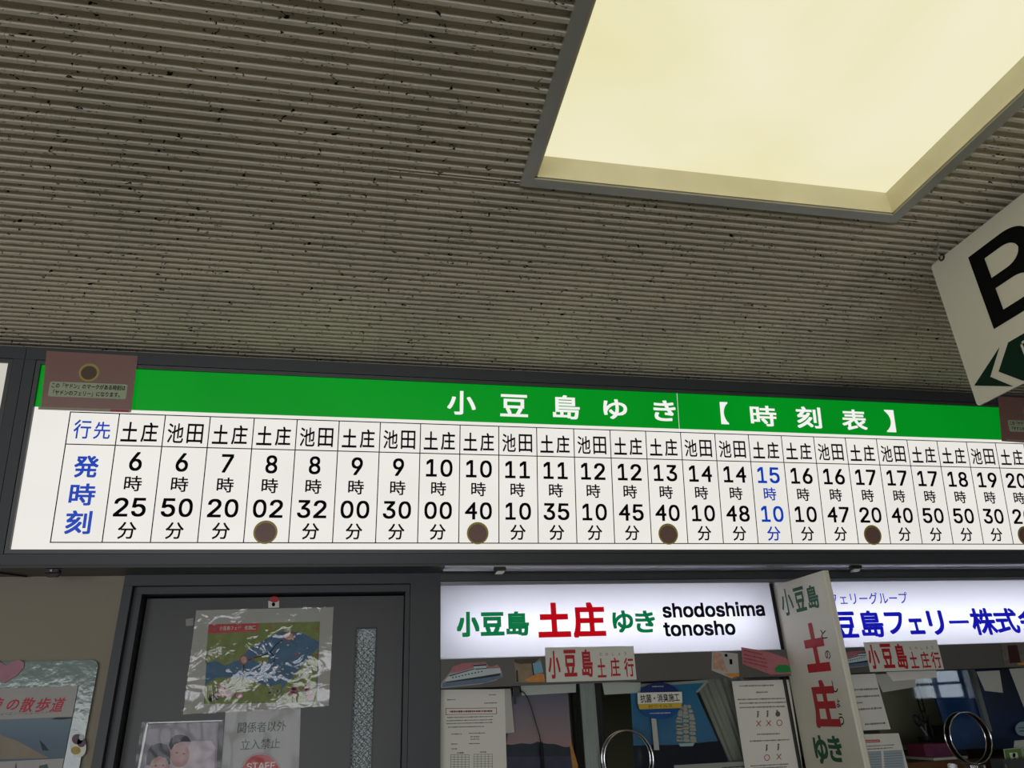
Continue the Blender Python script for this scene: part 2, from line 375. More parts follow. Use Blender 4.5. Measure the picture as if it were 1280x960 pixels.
def wired_glass():
    m = bpy.data.materials.new('frosted_wired_glass'); m.use_nodes = True; nt = m.node_tree; b = nt.nodes['Principled BSDF']; N, L = nt.nodes, nt.links
    tc = N.new('ShaderNodeTexCoord'); nz = N.new('ShaderNodeTexNoise'); nz.inputs['Scale'].default_value = 260; nz.inputs['Detail'].default_value = 2
    L.new(tc.outputs['Object'], nz.inputs['Vector'])
    bp = N.new('ShaderNodeBump'); bp.inputs['Strength'].default_value = 1.0; bp.inputs['Distance'].default_value = 0.004
    L.new(nz.outputs['Fac'], bp.inputs['Height']); L.new(bp.outputs['Normal'], b.inputs['Normal'])
    rp = N.new('ShaderNodeValToRGB'); rp.color_ramp.elements[0].position = 0.42; rp.color_ramp.elements[1].position = 0.62
    rp.color_ramp.elements[0].color = (*lin((120, 132, 134)), 1); rp.color_ramp.elements[1].color = (*lin((232, 244, 250)), 1)
    L.new(nz.outputs['Fac'], rp.inputs['Fac']); L.new(rp.outputs[0], b.inputs['Base Color'])
    b.inputs['Roughness'].default_value = 0.15; return m
mb = MB(); mb.box(su0, su1, 0.212, 0.218, 1.0, sv1)
mb.build('glass_slit', wired_glass(), door)
mb = MB(); step = 0.0125
for k in range(-4, 60):                            # wire mesh in the glass, both diagonals
    for sgn in (1, -1):
        z = sv1-k*step*1.5; pts = []
        za, zb_ = (z, z+sgn*(su1-su0)*1.05)
        if max(za, zb_) < sv1-0.001 and min(za, zb_) > 1.0: mb.tube([(su0, 0.2115, za), (su1, 0.2115, zb_)], 0.0006, 4)
o = mb.build('glass_wire', mat('dark_wire', (50, 56, 60), 0.5), door); o['kind'] = 'stuff'
mb = MB(); mb.box(lx0+0.05, lx0+0.10, 0.16, 0.20, 0.95, 1.05); mb.tube([(lx0+0.075, 0.13, 1.0), (lx0+0.20, 0.13, 1.0)], 0.01, 10)
mb.tube([(lx0+0.075, 0.13, 1.0), (lx0+0.075, 0.17, 1.0)], 0.01, 10); mb.build('door_handle', M_ALU2, door)

# ================================================================== TIMETABLE SIGN
BU0, BU1 = -0.9485, 2.47
sign = thing('timetable_sign', 'long backlit white ferry timetable board with green heading in a dark grey frame', 'sign', (0.75, 0, 2.05))
mb = MB()                                          # side profile of the housing, behind the tilted face
zt = 2.0543+0.534*0.9856
for x0, x1 in ((BU0+0.001, BU1),):
    pr = [(0.012, SZ+0.0125), (WY-0.001, SZ+0.0125), (WY-0.001, zt), (BP.w(0, 0.533, -0.03).y, zt-0.004), (BP.w(0, -0.02, -0.03).y, BP.w(0, -0.05, -0.03).z)]
    n = len(pr); vs = [(x0, y, z) for y, z in pr]+[(x1, y, z) for y, z in pr]
    mb.add(vs, [tuple(range(n)), tuple(range(2*n-1, n-1, -1))]+[(i, n+i, n+(i+1) % n, (i+1) % n) for i in range(n)])
mb.build('housing', M_FRAME, sign)
def frame_bars(par, u0, u1, name='frame_bar'):
    T0, T1, B0, B1 = 0.4985, 0.534, -0.0577, -0.0302
    for (a, b, c, d) in ((u0, u1, T0, T1), (u0, u1, B0, B1), (u0, u0+0.0275, B1+0.0006, T0-0.0006), (u1-0.0275, u1, B1+0.0006, T0-0.0006)):
        mb = MB(); mb.pbox(BP, a, b, c, d, -0.029, 0.0); mb.build(name, M_FRAME, par)
    w = 0.0105                                    # inner bezel, a fine dark joint away from the outer frame
    a0, a1, b0, b1 = u0+0.0290, u1-0.0290, B1+0.0015, T0-0.0015
    for (a, b, c, d) in ((a0, a1, b1-w, b1), (a0, a1, b0, b0+w), (a0, a0+w, b0+w, b1-w), (a1-w, a1, b0+w, b1-w)):
        mb = MB(); mb.pbox(BP, a, b, c, d, -0.029, -0.002); mb.build('bezel', M_FRAME2, par)
    return a0+w, a1-w, b0+w, b1-w
pu0, pu1, pv0, pv1 = frame_bars(sign, BU0, BU1)
M_LIT = glow('lit_white_acrylic', (243, 240, 234), 0.93, 0.05, 3.0)
M_LITG = glow('lit_green_acrylic', (0, 150, 32), 0.9, 0.0, 1.0, (0, 136, 30))
M_LITW = glow('lit_white_letter', (255, 255, 250), 0.88, 0.0)
SEAM = 0.9922; GB = 0.3665
for (a, b) in ((pu0, SEAM-0.0006), (SEAM+0.0006, pu1)):
    mb = MB(); mb.pbox(BP, a, b, pv0, GB, -0.02, -0.012); mb.build('lit_panel', M_LIT, sign)
    mb = MB(); mb.pbox(BP, a, b, GB, pv1, -0.02, -0.012); o = mb.build('heading_band', M_LITG, sign); o['label'] = 'green backlit heading band'
mb = MB(); mb.pbox(BP, SEAM-0.0006, SEAM+0.0006, GB, pv1, -0.02, -0.0117); mb.build('sheet_joint', M_LITW, sign)
FD = -0.0115                                      # lettering lies on the acrylic
hd = []
for ch, cx, cy_, w, h in (('小', 577.5, 502.5, 36, 30), ('豆', 643.5, 506, 35, 28), ('島', 709, 508, 34, 30), ('ゆ', 770.5, 510.5, 30, 25), ('き', 832.5, 512.5, 28, 26),
                          ('【', 907.5, 515.5, 10, 28), ('時', 956.5, 519, 33, 26), ('刻', 1013.5, 521, 31, 27), ('表', 1070.5, 524, 31, 26), ('】', 1115.5, 525.5, 12, 28)):
    hd.append(tb(BP, ch, cx, cy_, w, h))
for it in hd: letters('heading_character', BP, [it], M_LITW, sign, FD, 0.022, 4)
# the table
X0, CW_, W0 = -0.6917, 0.1205, 0.126
NC = 25
vT = (BP.uv(650, 532)[1]+BP.uv(1000, 544.8)[1]+BP.uv(200, 518.2)[1])/3
vM = (BP.uv(199.8, 558.3)[1]+BP.uv(997, 582)[1])/2
vM = (BP.uv(199.8, 558.3)[1]+BP.uv(412, 562.5)[1]+BP.uv(860, 573.5)[1])/3
vB = (BP.uv(650, 676.9)[1]+BP.uv(1000, 680.2)[1]+BP.uv(200, 679.2)[1])/3
us = [X0-W0]+[X0+i*CW_ for i in range(NC+1)]
mb = MB(); lw = 0.0014
for u in us: mb.pbox(BP, u-lw, u+lw, vB-lw, vT+lw, -0.0119, FD-0.0002)
for v in (vB, vM, vT): mb.pbox(BP, us[0]-lw, us[-1]+lw, v-lw, v+lw, -0.0119, FD-0.0001)
mb.build('table_rules', M_INK, sign)
M_BLUE = glow('backlit_blue_print', (10, 66, 186), 0.85, 0)
def vrow(x, y): return BP.uv(x, y)[1]
rows = {'dest': (vrow(170, 551.5), vrow(170, 526.5)), 'h': (vrow(168, 588), vrow(168, 564)), 'ji': (vrow(164, 613.5), vrow(164, 594)), 'm': (vrow(160, 645.5), vrow(160, 621.5)), 'fun': (vrow(157, 673.5), vrow(157, 652))}
T = [('土庄', 6, 25), ('池田', 6, 50), ('土庄', 7, 20), ('土庄', 8, 2), ('池田', 8, 32), ('土庄', 9, 0), ('池田', 9, 30), ('土庄', 10, 0), ('土庄', 10, 40), ('池田', 11, 10), ('土庄', 11, 35),
     ('池田', 12, 10), ('土庄', 12, 45), ('土庄', 13, 40), ('池田', 14, 10), ('池田', 14, 48), ('土庄', 15, 10), ('土庄', 16, 10), ('池田', 16, 47), ('土庄', 17, 20), ('池田', 17, 40),
     ('土庄', 17, 50), ('土庄', 18, 50), ('池田', 19, 30), ('土庄', 20, 20)]
STK = []
for k, (dn, hh, mm) in enumerate(T):
    c = X0+(k+0.5)*CW_-0.002
    it = [(ch, c+s*0.026-0.0215, c+s*0.026+0.0215, *rows['dest']) for ch, s in ((dn[0], -1), (dn[1], 1))]
    letters('destination_name', BP, it, M_INK, sign, FD, 0.020 if dn == '土庄' else 0.012)
    hw = 0.0185
    def num(s, row):
        out = []
        if len(s) == 1: out.append((s, c-hw+0.002, c+hw-0.002, *row))
        else:
            for ch, sg in ((s[0], -1), (s[1], 1)):
                cc = c+sg*0.0225; w = hw
                out.append((ch, cc-w, cc+w, *row))
        return out
    it = num(str(hh), rows['h'])+[('時', c-0.0225, c+0.0225, *rows['ji'])]+num('%02d' % mm, rows['m'])
    star = (hh, mm) in ((8, 2), (10, 40), (13, 40), (17, 20), (20, 20))
    if star: STK.append((c, sum(rows['fun'])/2, hh, mm))
    else: it.append(('分', c-0.0235, c+0.0235, *rows['fun']))
    o = letters('departure_time', BP, it, M_BLUE if (hh, mm) == (15, 10) else M_INK, sign, FD, 0.014)
    if (hh, mm) == (15, 10): o['label'] = 'blue departure time'
c = X0-W0/2
for ch, cx, cy_, w, h in (('行', 101, 535.5, 22, 24), ('先', 126, 537, 21, 22), ('発', 106, 582.5, 31, 28), ('時', 101, 617.5, 33, 28), ('刻', 96, 652.5, 33, 30)):
    o = letters('row_heading', BP, [tb(BP, ch, cx, cy_, w, h)], M_BLUE, sign, FD, 0.024 if cy_ > 550 else 0.012, 4); o['label'] = 'blue row heading'

# round stickers in place of the minutes sign
M_OLIVE = mat('olive_sticker_rim', (186, 170, 74), 0.5); M_MAUVE = mat('brown_mauve_sticker', (136, 102, 94), 0.5)
for (c, v, hh, mm) in STK:
    lab = {8: 'leftmost round brown sticker with olive rim in the timetable', 10: 'second round brown sticker from the left, near the middle of the timetable', 13: 'middle one of the five round brown stickers on the timetable',
           17: 'fourth round brown sticker from the left on the timetable', 20: 'round brown sticker cut in half by the right edge of the picture'}[hh]
    v -= 0.003
    t = thing('round_sticker', lab, 'sticker', BP.w(c, v, FD), 'round stickers on the timetable')
    mb = MB(); mb.prism(BP, ell(c-0.002, v, 0.0325, 0.0325, 36), FD+0.0002, FD+0.0008); mb.build('sticker_rim', M_OLIVE, t)
    mb = MB(); mb.prism(BP, ell(c-0.002, v-0.001, 0.0275, 0.0270, 32), FD+0.0009, FD+0.0012); mb.build('sticker_print', M_MAUVE, t)

# translucent pink sheets taped over the ends of the heading
def pink_sheet(quad, label, txt, right=False):
    pl = Pl(BP.w(0, 0, 0.0015), BP.n, BP.u, BP.v); q = pl.q(quad)
    cu = sum(p[0] for p in q)/4; cv = sum(p[1] for p in q)/4
    t = thing('taped_notice', label, 'notice', pl.w(cu, cv), None)
    m = MC.get('pink_brown_translucent_sheet')
    if not m:
        m = mat('pink_brown_translucent_sheet', (156, 112, 104), 0.35, 0, 0.5, 0.05, 5); m.node_tree.nodes['Principled BSDF'].inputs['Alpha'].default_value = 0.93
    q = [(u, v) for u, v in q]
    vB_ = 0.3655
    mb = MB(); mb.prism(pl, [(q[0][0], q[0][1]), (q[1][0], q[1][1]), (q[2][0], q[2][1]), (q[3][0], q[3][1])], 0, 0.0006); mb.build('sheet', m, t)
    W_ = q[1][0]-q[0][0]; u0 = q[0][0]; v1 = q[0][1]; v0 = q[3][1]; H_ = v1-v0
    mb = MB(); mb.prism(pl, ell(u0+W_*0.49, v0+H_*0.655, 0.0262, 0.0262, 32), 0.0007, 0.0009); mb.build('round_mark', M_OLIVE, t)
    mb = MB(); mb.prism(pl, ell(u0+W_*0.49, v0+H_*0.65, 0.0205, 0.0200, 28), 0.001, 0.0012); mb.build('round_mark_centre', mat('dull_brown_mark', (96, 74, 58), 0.6), t)
    mb = MB(); mb.prism(pl, rrect(u0+W_*0.09, u0+W_*0.93, v0+H_*0.22, v0+H_*0.475, 0.005), 0.0007, 0.0009)
    mb.build('caption_strip', mat('grey_green_caption', (186, 200, 166), 0.6), t)
    letters('caption', pl, [(txt[0], u0+W_*0.115, u0+W_*0.91, v0+H_*0.365, v0+H_*0.455), (txt[1], u0+W_*0.14, u0+W_*0.86, v0+H_*0.245, v0+H_*0.335)], M_INK, t, 0.0012, 0.02, 2)
    mb = MB(); mb.pbox(pl, u0+0.003, u0+W_, v0-0.001, v0+0.007, 0.0007, 0.0009); mb.build('sheet_edge', mat('pale_sheet_edge', (178, 168, 144), 0.6), t)
    mb = MB(); mb.pbox(pl, u0+W_*0.78, u0+W_*0.98, v0+0.0005, v0+0.006, 0.001, 0.0012); mb.build('red_print', M_RED, t)
    mb = MB(); mb.pbox(pl, u0-0.001, u0+W_+0.001, v0-0.0015, v1+0.001, 0.0014, 0.0015); mb.build('film', M_FILM2, t)
    return t
TXT = ('この「ヤドン」のマークがある時刻は', '「ヤドンのフェリー」になります。')
pink_sheet(((58.5, 438.5), (172.5, 445), (164, 515), (51, 511.5)), 'brownish pink laminated notice with round mark taped over the left end of the green heading', TXT)
pink_sheet(((1247, 495.5), (1320, 499.5), (1329, 557), (1252, 551.5)), 'brownish pink laminated notice taped over the right end of the green heading', TXT)

# the next lit sign at the left
s2 = thing('lit_signboard', 'plain white lit signboard in a dark grey frame, cut off by the left edge', 'sign', (-2.2, 0, 2.05))
u0_, u1_, v0_, v1_ = frame_bars(s2, -3.45, -0.9500)
mb = MB(); mb.pbox(BP, u0_, u1_, v0_, v1_, -0.02, -0.012); mb.build('lit_panel', glow('lit_grey_white_acrylic', (222, 218, 206), 0.8, 0.03), s2)
mb = MB()
n = len(pr); vs = [(-3.45, y, z) for y, z in pr]+[(-0.951, y, z) for y, z in pr]
mb.add(vs, [tuple(range(n)), tuple(range(2*n-1, n-1, -1))]+[(i, n+i, n+(i+1) % n, (i+1) % n) for i in range(n)]); mb.build('housing', M_FRAME, s2)

# ================================================================== CEILING LIGHT
light = thing('ceiling_light', 'large square recessed ceiling light with glowing cream diffuser', 'ceiling light', ((LX0+LX1)/2, (LY0+LY1)/2, ZC))
fw = 0.021
M_LF = mat('grey_light_flange', (176, 176, 166), 0.4, 0.2)
M_LS = mat('cream_light_trim', (224, 216, 180), 0.45)
for (a, b, c, d) in ((LX0-0.004, LX1+0.004, LY1-fw, LY1+0.004), (LX0-0.004, LX1+0.004, LY0-0.004, LY0+fw), (LX0-0.004, LX0+fw, LY0+fw, LY1-fw), (LX1-fw, LX1+0.004, LY0+fw, LY1-fw)):
    mb = MB(); mb.box(a, b, c, d, ZC-0.005, ZC+0.006); mb.build('flange', M_LF, light)
ix0, ix1, iy0, iy1 = LX0+fw, LX1-fw, LY0+fw, LY1-fw
def slope(p0, p1, p2, p3, nm='side_trim'):
    o = link_mesh(nm, [p0, p1, p2, p3], [(0, 1, 2, 3)], M_LS, light); md = o.modifiers.new('thickness', 'SOLIDIFY'); md.thickness = 0.002; md.offset = 0; return o
e = 0.006; zz0, zz1 = ZC-0.004, 2.656
slope((ix0, iy1, zz0), (ix1, iy1, zz0), (ix1-e, iy1-e, zz1), (ix0+e, iy1-e, zz1)); slope((ix0, iy0, zz0), (ix1, iy0, zz0), (ix1-e, iy0+e, zz1), (ix0+e, iy0+e, zz1))
slope((ix0, iy0, zz0), (ix0, iy1, zz0), (ix0+e, iy1-e, zz1), (ix0+e, iy0+e, zz1)); slope((ix1, iy0, zz0), (ix1, iy1, zz0), (ix1-e, iy1-e, zz1), (ix1-e, iy0+e, zz1))
mb = MB()
for (a, b, c, d) in ((ix0, ix1, iy1-0.006, iy1-0.002), (ix0, ix1, iy0+0.002, iy0+0.006), (ix0+0.002, ix0+0.006, iy0, iy1), (ix1-0.006, ix1-0.002, iy0, iy1)): mb.box(a, b, c, d, ZC-0.002, ZC+0.004)
mb.build('inner_lip', M_LS, light)
mb = MB(); mb.box(ix0+e, ix1-e, iy0+e, iy1-e, zz1, zz1+0.004)
mb.build('diffuser', glow('glowing_cream_diffuser', (246, 240, 208), 0.95, 0.0, 1.6, (236, 229, 178), 0.4), light)
mb = MB(); mb.box(LX0, LX1, LY0, LY1, zz1+0.01, zz1+0.05); mb.build('lamp_box', M_FRAME, light)
# unseen lights added behind the viewer, to bounce more light off the floor
for lx, ly, wd in ((-2.3, -4.2, 'left'), (0.73, -4.2, 'centre'), (3.8, -4.2, 'right')):
    t = thing('ceiling_light', 'added unseen square ceiling light behind the viewer, the %s one' % wd, 'ceiling light', (lx, ly, ZC), 'added ceiling lights behind the viewer')
    mb = MB(); mb.box(lx-0.44, lx+0.44, ly-0.44, ly+0.44, ZC-0.02, ZC-0.001); mb.build('flange', M_LF, t)
    mb = MB(); mb.box(lx-0.41, lx+0.41, ly-0.41, ly+0.41, ZC-0.024, ZC-0.0205); mb.build('diffuser', MC['glowing_cream_diffuser'], t)

# ================================================================== HANGING GATE SIGN
HX = 1.346; HP = XP(HX)
hs = thing('hanging_sign', 'white hanging direction sign with black letter B and dark green arrow', 'sign', (HX, -1.3, 2.56))
hu0, hv0 = HP.uv(1222.5, 507.5); hu1_, hv1 = HP.uv(1161.5, 334)
hL = 0.85
mb = MB(); mb.prism(HP, rrect(hu0-0.002, hu0+hL, hv0, hv1, 0.008), -0.004, 0.0); mb.build('plate', M_PLATE, hs)
b_ = HP.q([(1210, 322), (1244, 411), (1330, 360)])
bu0 = HP.uv(1210, 322)[0]; bv1 = HP.uv(1210, 322)[1]; bv0 = HP.uv(1244, 411)[1]
letters('letter', HP, [('B', bu0, bu0+(bv1-bv0)*0.88, bv0, bv1)], mat('black_vinyl', (7, 7, 8), 0.7, 0, 0.12), hs, 0.0006, 0.012, 8)
M_DG = mat('dark_green_vinyl', (0, 44, 27), 0.6, 0, 0.2)
head = HP.q([(1249.5, 434), (1218, 482), (1267, 483), (1238, 471)])
body = HP.q([(1260.5, 428), (1248.5, 464.5), (1279, 476)])
mb = MB(); mb.prism(HP, [head[0], head[1], head[3]], 0.0003, 0.0007); mb.prism(HP, [head[1], head[2], head[3]], 0.0003, 0.0007); mb.build('arrow_head', M_DG, hs)
bt, bm_, bb = body
mb = MB(); mb.prism(HP, [bt, bm_, bb, (hu0+hL-0.05, bb[1]), (hu0+hL-0.05, bt[1])], 0.0003, 0.0007); mb.build('arrow_shaft', M_DG, hs)
o1 = HP.uv(1274, 426)[0]
mb = MB(); ov1, ov0 = bt[1]-0.014, bb[1]+0.018
for (a, b, c, d) in ((o1, o1+0.34, ov1-0.005, ov1), (o1, o1+0.34, ov0, ov0+0.005), (o1, o1+0.005, ov0, ov1), (o1+0.335, o1+0.34, ov0, ov1)): mb.pbox(HP, a, b, c, d, 0.0008, 0.0012)
mb.build('white_outline', M_LABEL, hs)
# eye bolt, wire loop and ceiling hook
mb = MB(); eu, ev = HP.uv(1177.5, 322)
mb.tube([HP.w(eu+0.007*math.cos(a), ev+0.007*math.sin(a), 0.001) for a in [k*math.pi/6 for k in range(12)]], 0.0022, 6, closed=True)
mb.build('eyelet', M_BLACK, hs)
mb = MB(); mb.tube([HP.w(eu, ev, 0.003), HP.w(eu-0.004, ev+0.018, 0.006), HP.w(eu-0.006, 2.594, 0.0)], 0.0014, 6)
mb.tube([HP.w(eu-0.014, 2.600, 0), HP.w(eu-0.012, 2.590, 0), HP.w(eu-0.004, 2.588, 0), HP.w(eu+0.002, 2.594, 0), HP.w(eu+0.002, 2.603, 0)], 0.002, 6); mb.build('hook', M_ALU2, hs)
mb = MB(); mb.tube([HP.w(hu0+hL-0.05, hv1-0.01, 0.002), HP.w(hu0+hL-0.05, 2.603, 0.0)], 0.0016, 6); mb.build('hook', M_ALU2, hs)

# ================================================================== COUNTER WINDOW SIGNS (lit boxes)
VX = 1.341
FP = YP(WY)
zs0 = 1.748; zs1 = 1.957
def tube_box(name, label, u0, u1):
    t = thing(name, label, 'sign', ((u0+u1)/2, WY, zs0))
    m = MC.get('backlit_diffuser')
    if not m:
        m = bpy.data.materials.new('backlit_diffuser'); m.use_nodes = True; nt = m.node_tree; nt.nodes.clear()
        out = nt.nodes.new('ShaderNodeOutputMaterial'); a = nt.nodes.new('ShaderNodeBsdfTranslucent'); b = nt.nodes.new('ShaderNodeBsdfDiffuse')
        a.inputs[0].default_value = (0.80, 0.80, 0.84, 1); b.inputs[0].default_value = (0.45, 0.45, 0.47, 1)
        mx = nt.nodes.new('ShaderNodeMixShader'); mx.inputs[0].default_value = 0.35
        nt.links.new(a.outputs[0], mx.inputs[1]); nt.links.new(b.outputs[0], mx.inputs[2]); nt.links.new(mx.outputs[0], out.inputs[0]); MC['backlit_diffuser'] = m
    verts = [FP.w(u0, zs0, 0), FP.w(u1, zs0, 0), FP.w(u1, zs1, 0), FP.w(u0, zs1, 0)]
    link_mesh('lit_panel', verts, [(0, 1, 2, 3)], m, t)
    mb = MB(); dp = 0.13
    mb.box(u0, u1, WY+dp, WY+dp+0.004, zs0-0.004, zs1+0.004); mb.box(u0, u1, WY, WY+dp, zs0-0.004, zs0-0.0005); mb.box(u0, u1, WY, WY+dp, zs1+0.0005, zs1+0.004)
    mb.box(u0-0.003, u0-0.0005, WY, WY+dp, zs0-0.004, zs1+0.004); mb.box(u1+0.0005, u1+0.003, WY, WY+dp, zs0-0.004, zs1+0.004)
    mb.build('housing', mat('white_box_inside', (215, 215, 218), 0.8), t)
    return t, area('sign_tube', ((u0+u1)/2, WY+0.105, (zs0+zs1)/2-0.012), ((u0+u1)/2, 0, (zs0+zs1)/2-0.012), (u1-u0)*0.92, 0.03, 1.12*(u1-u0), (0.88, 0.90, 1.0))
ws1, _l = tube_box('counter_sign', 'lit white counter sign in green and red lettering reading shodoshima tonosho', WL+0.002, VX-0.012)
ws2, _l2 = tube_box('counter_sign', 'lit white counter sign with blue lettering right of the projecting sign', VX+0.012, 3.2)
M_SG = glow('backlit_sign_green', (0, 122, 68), 0.8, 0); M_SR = glow('backlit_sign_red', (188, 4, 20), 0.85, 0); M_SB = glow('backlit_sign_blue', (16, 20, 176), 0.85, 0)
for ch, cx, cy_, w, h, m, bo in (('小', 585, 780.5, 29, 32, M_SG, .05), ('豆', 615.5, 780, 30, 30, M_SG, .045), ('島', 647, 779.5, 29, 31, M_SG, .038),
                             ('土', 692.5, 775, 41, 44, M_SR, .045), ('庄', 736, 775, 41, 45, M_SR, .04), ('ゆ', 778.5, 777, 26, 28, M_SG, .03), ('き', 806.5, 777, 25, 28, M_SG, .03)):
    letters('sign_character', FP, [tb(FP, ch, cx, cy_, w, h)], m, ws1, 0.0006, bo, 5)
letters('romaji_name', FP, [tb(FP, 'shodoshima', 891.5, 762, 128, 19), tb(FP, 'tonosho', 874, 785.5, 90, 19)], mat('black_sign_print', (10, 10, 20), 0.8, 0, 0.1, 0), ws1, 0.0006, 0.024, 4)
letters('small_heading', FP, [tb(FP, 'フェリーグループ', 1085.5, 748, 98, 15)], M_SB, ws2, 0.0006, 0.005, 3)
for ch, cx, cy_, w, h in (('小', 1030, 781, 27, 33), ('豆', 1056, 781, 30, 33), ('島', 1089.5, 780, 29, 34), ('フ', 1118.5, 779, 23, 28), ('ェ', 1145.5, 783, 19, 20), ('リ', 1170, 778.5, 20, 31), ('ー', 1198.5, 777.5, 25, 4),
                          ('株', 1229, 777, 31, 34), ('式', 1258, 776, 29, 32), ('会', 1287, 775, 28, 32), ('社', 1316, 774, 28, 32)):
    letters('sign_character', FP, [tb(FP, ch, cx, cy_, w, h)], M_SB, ws2, 0.0006, 0.03, 5, 0.0, True)

# fascia rail below the lit signs, glazing
zf0, zf1 = 1.6685, 1.7455
FB = WY-0.012                                     # front of the fascia
M_FASC = mat('grey_fascia', (96, 95, 92), 0.5, 0.1, 0.4)
mb = MB(); mb.box(WL+0.001, VX+0.016, FB, WY+0.05, zf0, zf1); mb.box(WL+0.001, VX+0.012, FB-0.001, FB, zf0-0.002, zf0+0.0012)
struct(mb.build('trim_6', M_FASC))
mb = MB(); mb.box(VX+0.026, 3.9, FB, WY+0.05, zf0, zf1)
struct(mb.build('trim_7', M_FASC))
for i, (a, b) in enumerate(((WL+0.002, VX-0.012), (VX+0.012, 3.88))):
    w = bpy.data.objects.new('window_%d' % (i+1), None); COL.objects.link(w); w.location = ((a+b)/2, WY+0.02, WB); struct(w)
    mb = MB(); mb.box(a, b, WY+0.018, WY+0.023, WB, zf0-0.003); mb.build('glass_pane', M_GLASS, w)
    mb = MB()
    mb.box(b-0.004, b+0.002, WY+0.004, WY+0.03, WB, zf0-0.003); mb.build('window_edge', M_BLACK, w)
    mb = MB(); mb.box(a, b, WY+0.002, WY+0.05, WB, WB+0.03); mb.build('sill', M_ALU2, w)
mb = MB(); mb.box(VX-0.011, VX-0.004, WY-0.01, WY+0.02, zs0-0.08, SZ-0.04); struct(mb.build('trim_8', M_GAP))
# aluminium posts behind the glass
GY = WY+0.03
def vpost(x0px, x1px, ypx, y, m, name, dep=0.03, z1=zf0):
    p = YP(y); a = p.uv(x0px, ypx)[0]; b = p.uv(x1px, ypx)[0]
    mb = MB(); mb.box(a, b, y, y+dep, 1.05, z1); mb.box(a+(b-a)*0.28, a+(b-a)*0.34, y-0.004, y, 1.05, z1); mb.box(a+(b-a)*0.78, a+(b-a)*0.82, y-0.003, y, 1.05, z1)
    return mb.build(name, m)
struct(vpost(725.5, 744, 868, GY, M_ALU2, 'trim_9'))
struct(vpost(744.5, 752, 868, GY+0.01, M_BLACK, 'trim_10'))
struct(vpost(716, 725, 868, GY+0.01, M_GAP, 'trim_11'))

# ================================================================== PROJECTING VERTICAL SIGN
VP = XP(VX)
vu0 = VP.uv(965, 732)[0]; vu1 = VP.uv(1028, 714)[0]; vz1 = 1.9445
vs_ = thing('projecting_sign', 'tall white sign projecting from the wall between the two lit counter signs', 'sign', (VX, 0, 1.3))
mb = MB(); yb, yf = -vu0-0.002, -vu1
prof = [(VX, yb), (VX, yf+0.0), (VX+0.004, yf-0.004), (VX+0.016, yf-0.004), (VX+0.020, yf), (VX+0.020, yb)]
n = len(prof); vs2 = [(x, y, 1.25) for x, y in prof]+[(x, y, vz1) for x, y in prof]
mb.add(vs2, [tuple(range(n)), tuple(range(2*n-1, n-1, -1))]+[(i, (i+1) % n, n+(i+1) % n, n+i) for i in range(n)])
mb.build('panel', M_PLATE, vs_)
for ch, cx, cy_, w, h, m, bo in (('小', 984, 752.5, 15, 35, M_GREENP, .02), ('豆', 1000, 749, 14, 32, M_GREENP, .03), ('島', 1016, 746, 14, 31, M_GREENP, .03),
        ('土', 1019, 809, 29, 64, M_RED, .05), ('庄', 1031, 880, 31, 62, M_RED, .045), ('ゆ', 1026.5, 937, 17, 36, M_GREENP, .035), ('き', 1044.5, 936, 17, 33, M_GREENP, .035)):
    # characters here are stretched tall; the box is fitted on the plane between its pixel sides
    u0 = VP.uv(cx-w/2, cy_)[0]; u1 = VP.uv(cx+w/2, cy_)[0]; v1 = VP.uv(cx, cy_-h/2)[1]; v0 = VP.uv(cx, cy_+h/2)[1]
    letters('sign_character', VP, [(ch, u0, u1, v0, v1)], m, vs_, 0.0006, bo, 4)
it = []
for ch, cx, cy_, w, h in (('と', 1030, 792.5, 7.5, 12), ('の', 1035, 818.5, 6.5, 11), ('し', 1044, 858, 6, 15), ('ょ', 1048, 879, 5, 11), ('う', 1052, 899, 6, 15)):
    u0 = VP.uv(cx-w/2, cy_)[0]; u1 = VP.uv(cx+w/2, cy_)[0]; v1 = VP.uv(cx, cy_-h/2)[1]; v0 = VP.uv(cx, cy_+h/2)[1]
    it.append((ch, u0, u1, v0, v1))
for x_ in it: letters('reading_aid', VP, [x_], M_INK, vs_, 0.0006, 0.006, 3)

# ================================================================== PAPERS AND STICKERS
def sheet(name, label, cat, pl, quad, m, d=0.0, th=0.0006, group=None, part='paper'):
    q = pl.q(quad); cu = sum(p[0] for p in q)/len(q); cv = sum(p[1] for p in q)/len(q)
    t = thing(name, label, cat, pl.w(cu, cv, d), group)
    mb = MB(); mb.prism(pl, q, d, d+th); mb.build(part, m, t)
    return t
def ppoly(t, name, pl, polys, m, d, th=0.0002):
    mb = MB()
    for p in polys: mb.prism(pl, pl.q(p), d, d+th)
    return mb.build(name, m, t)
def pell(pl, cx, cy_, rx, ry, n=28, rot=0.0): return ell(cx, cy_, rx, ry, n, rot)
def fine_print(t, pl, rows_, m, d, name='fine_print', hgt=1.5):
    """tiny unreadable lines of type: short uneven dashes along each row, rows given as px (x0,y0,x1,y1)"""
    mb = MB()
    for (x0, y0, x1, y1) in rows_:
        L = x1-x0; x = 0.0
        while x < L-0.6:
            w = min(random.uniform(0.8, 2.6), L-x)
            a, b = x/L, (x+w)/L; ya, yb_ = y0+(y1-y0)*a, y0+(y1-y0)*b; h = hgt*random.uniform(0.6, 1.0)
            mb.prism(pl, pl.q([(x0+x, ya-h/2), (x0+x+w, yb_-h/2), (x0+x+w, yb_+h/2), (x0+x, ya+h/2)]), d, d+0.0001)
            x += w+random.uniform(0.25, 0.6)
    o = mb.build(name, m, t); o['kind'] = 'stuff'; return o
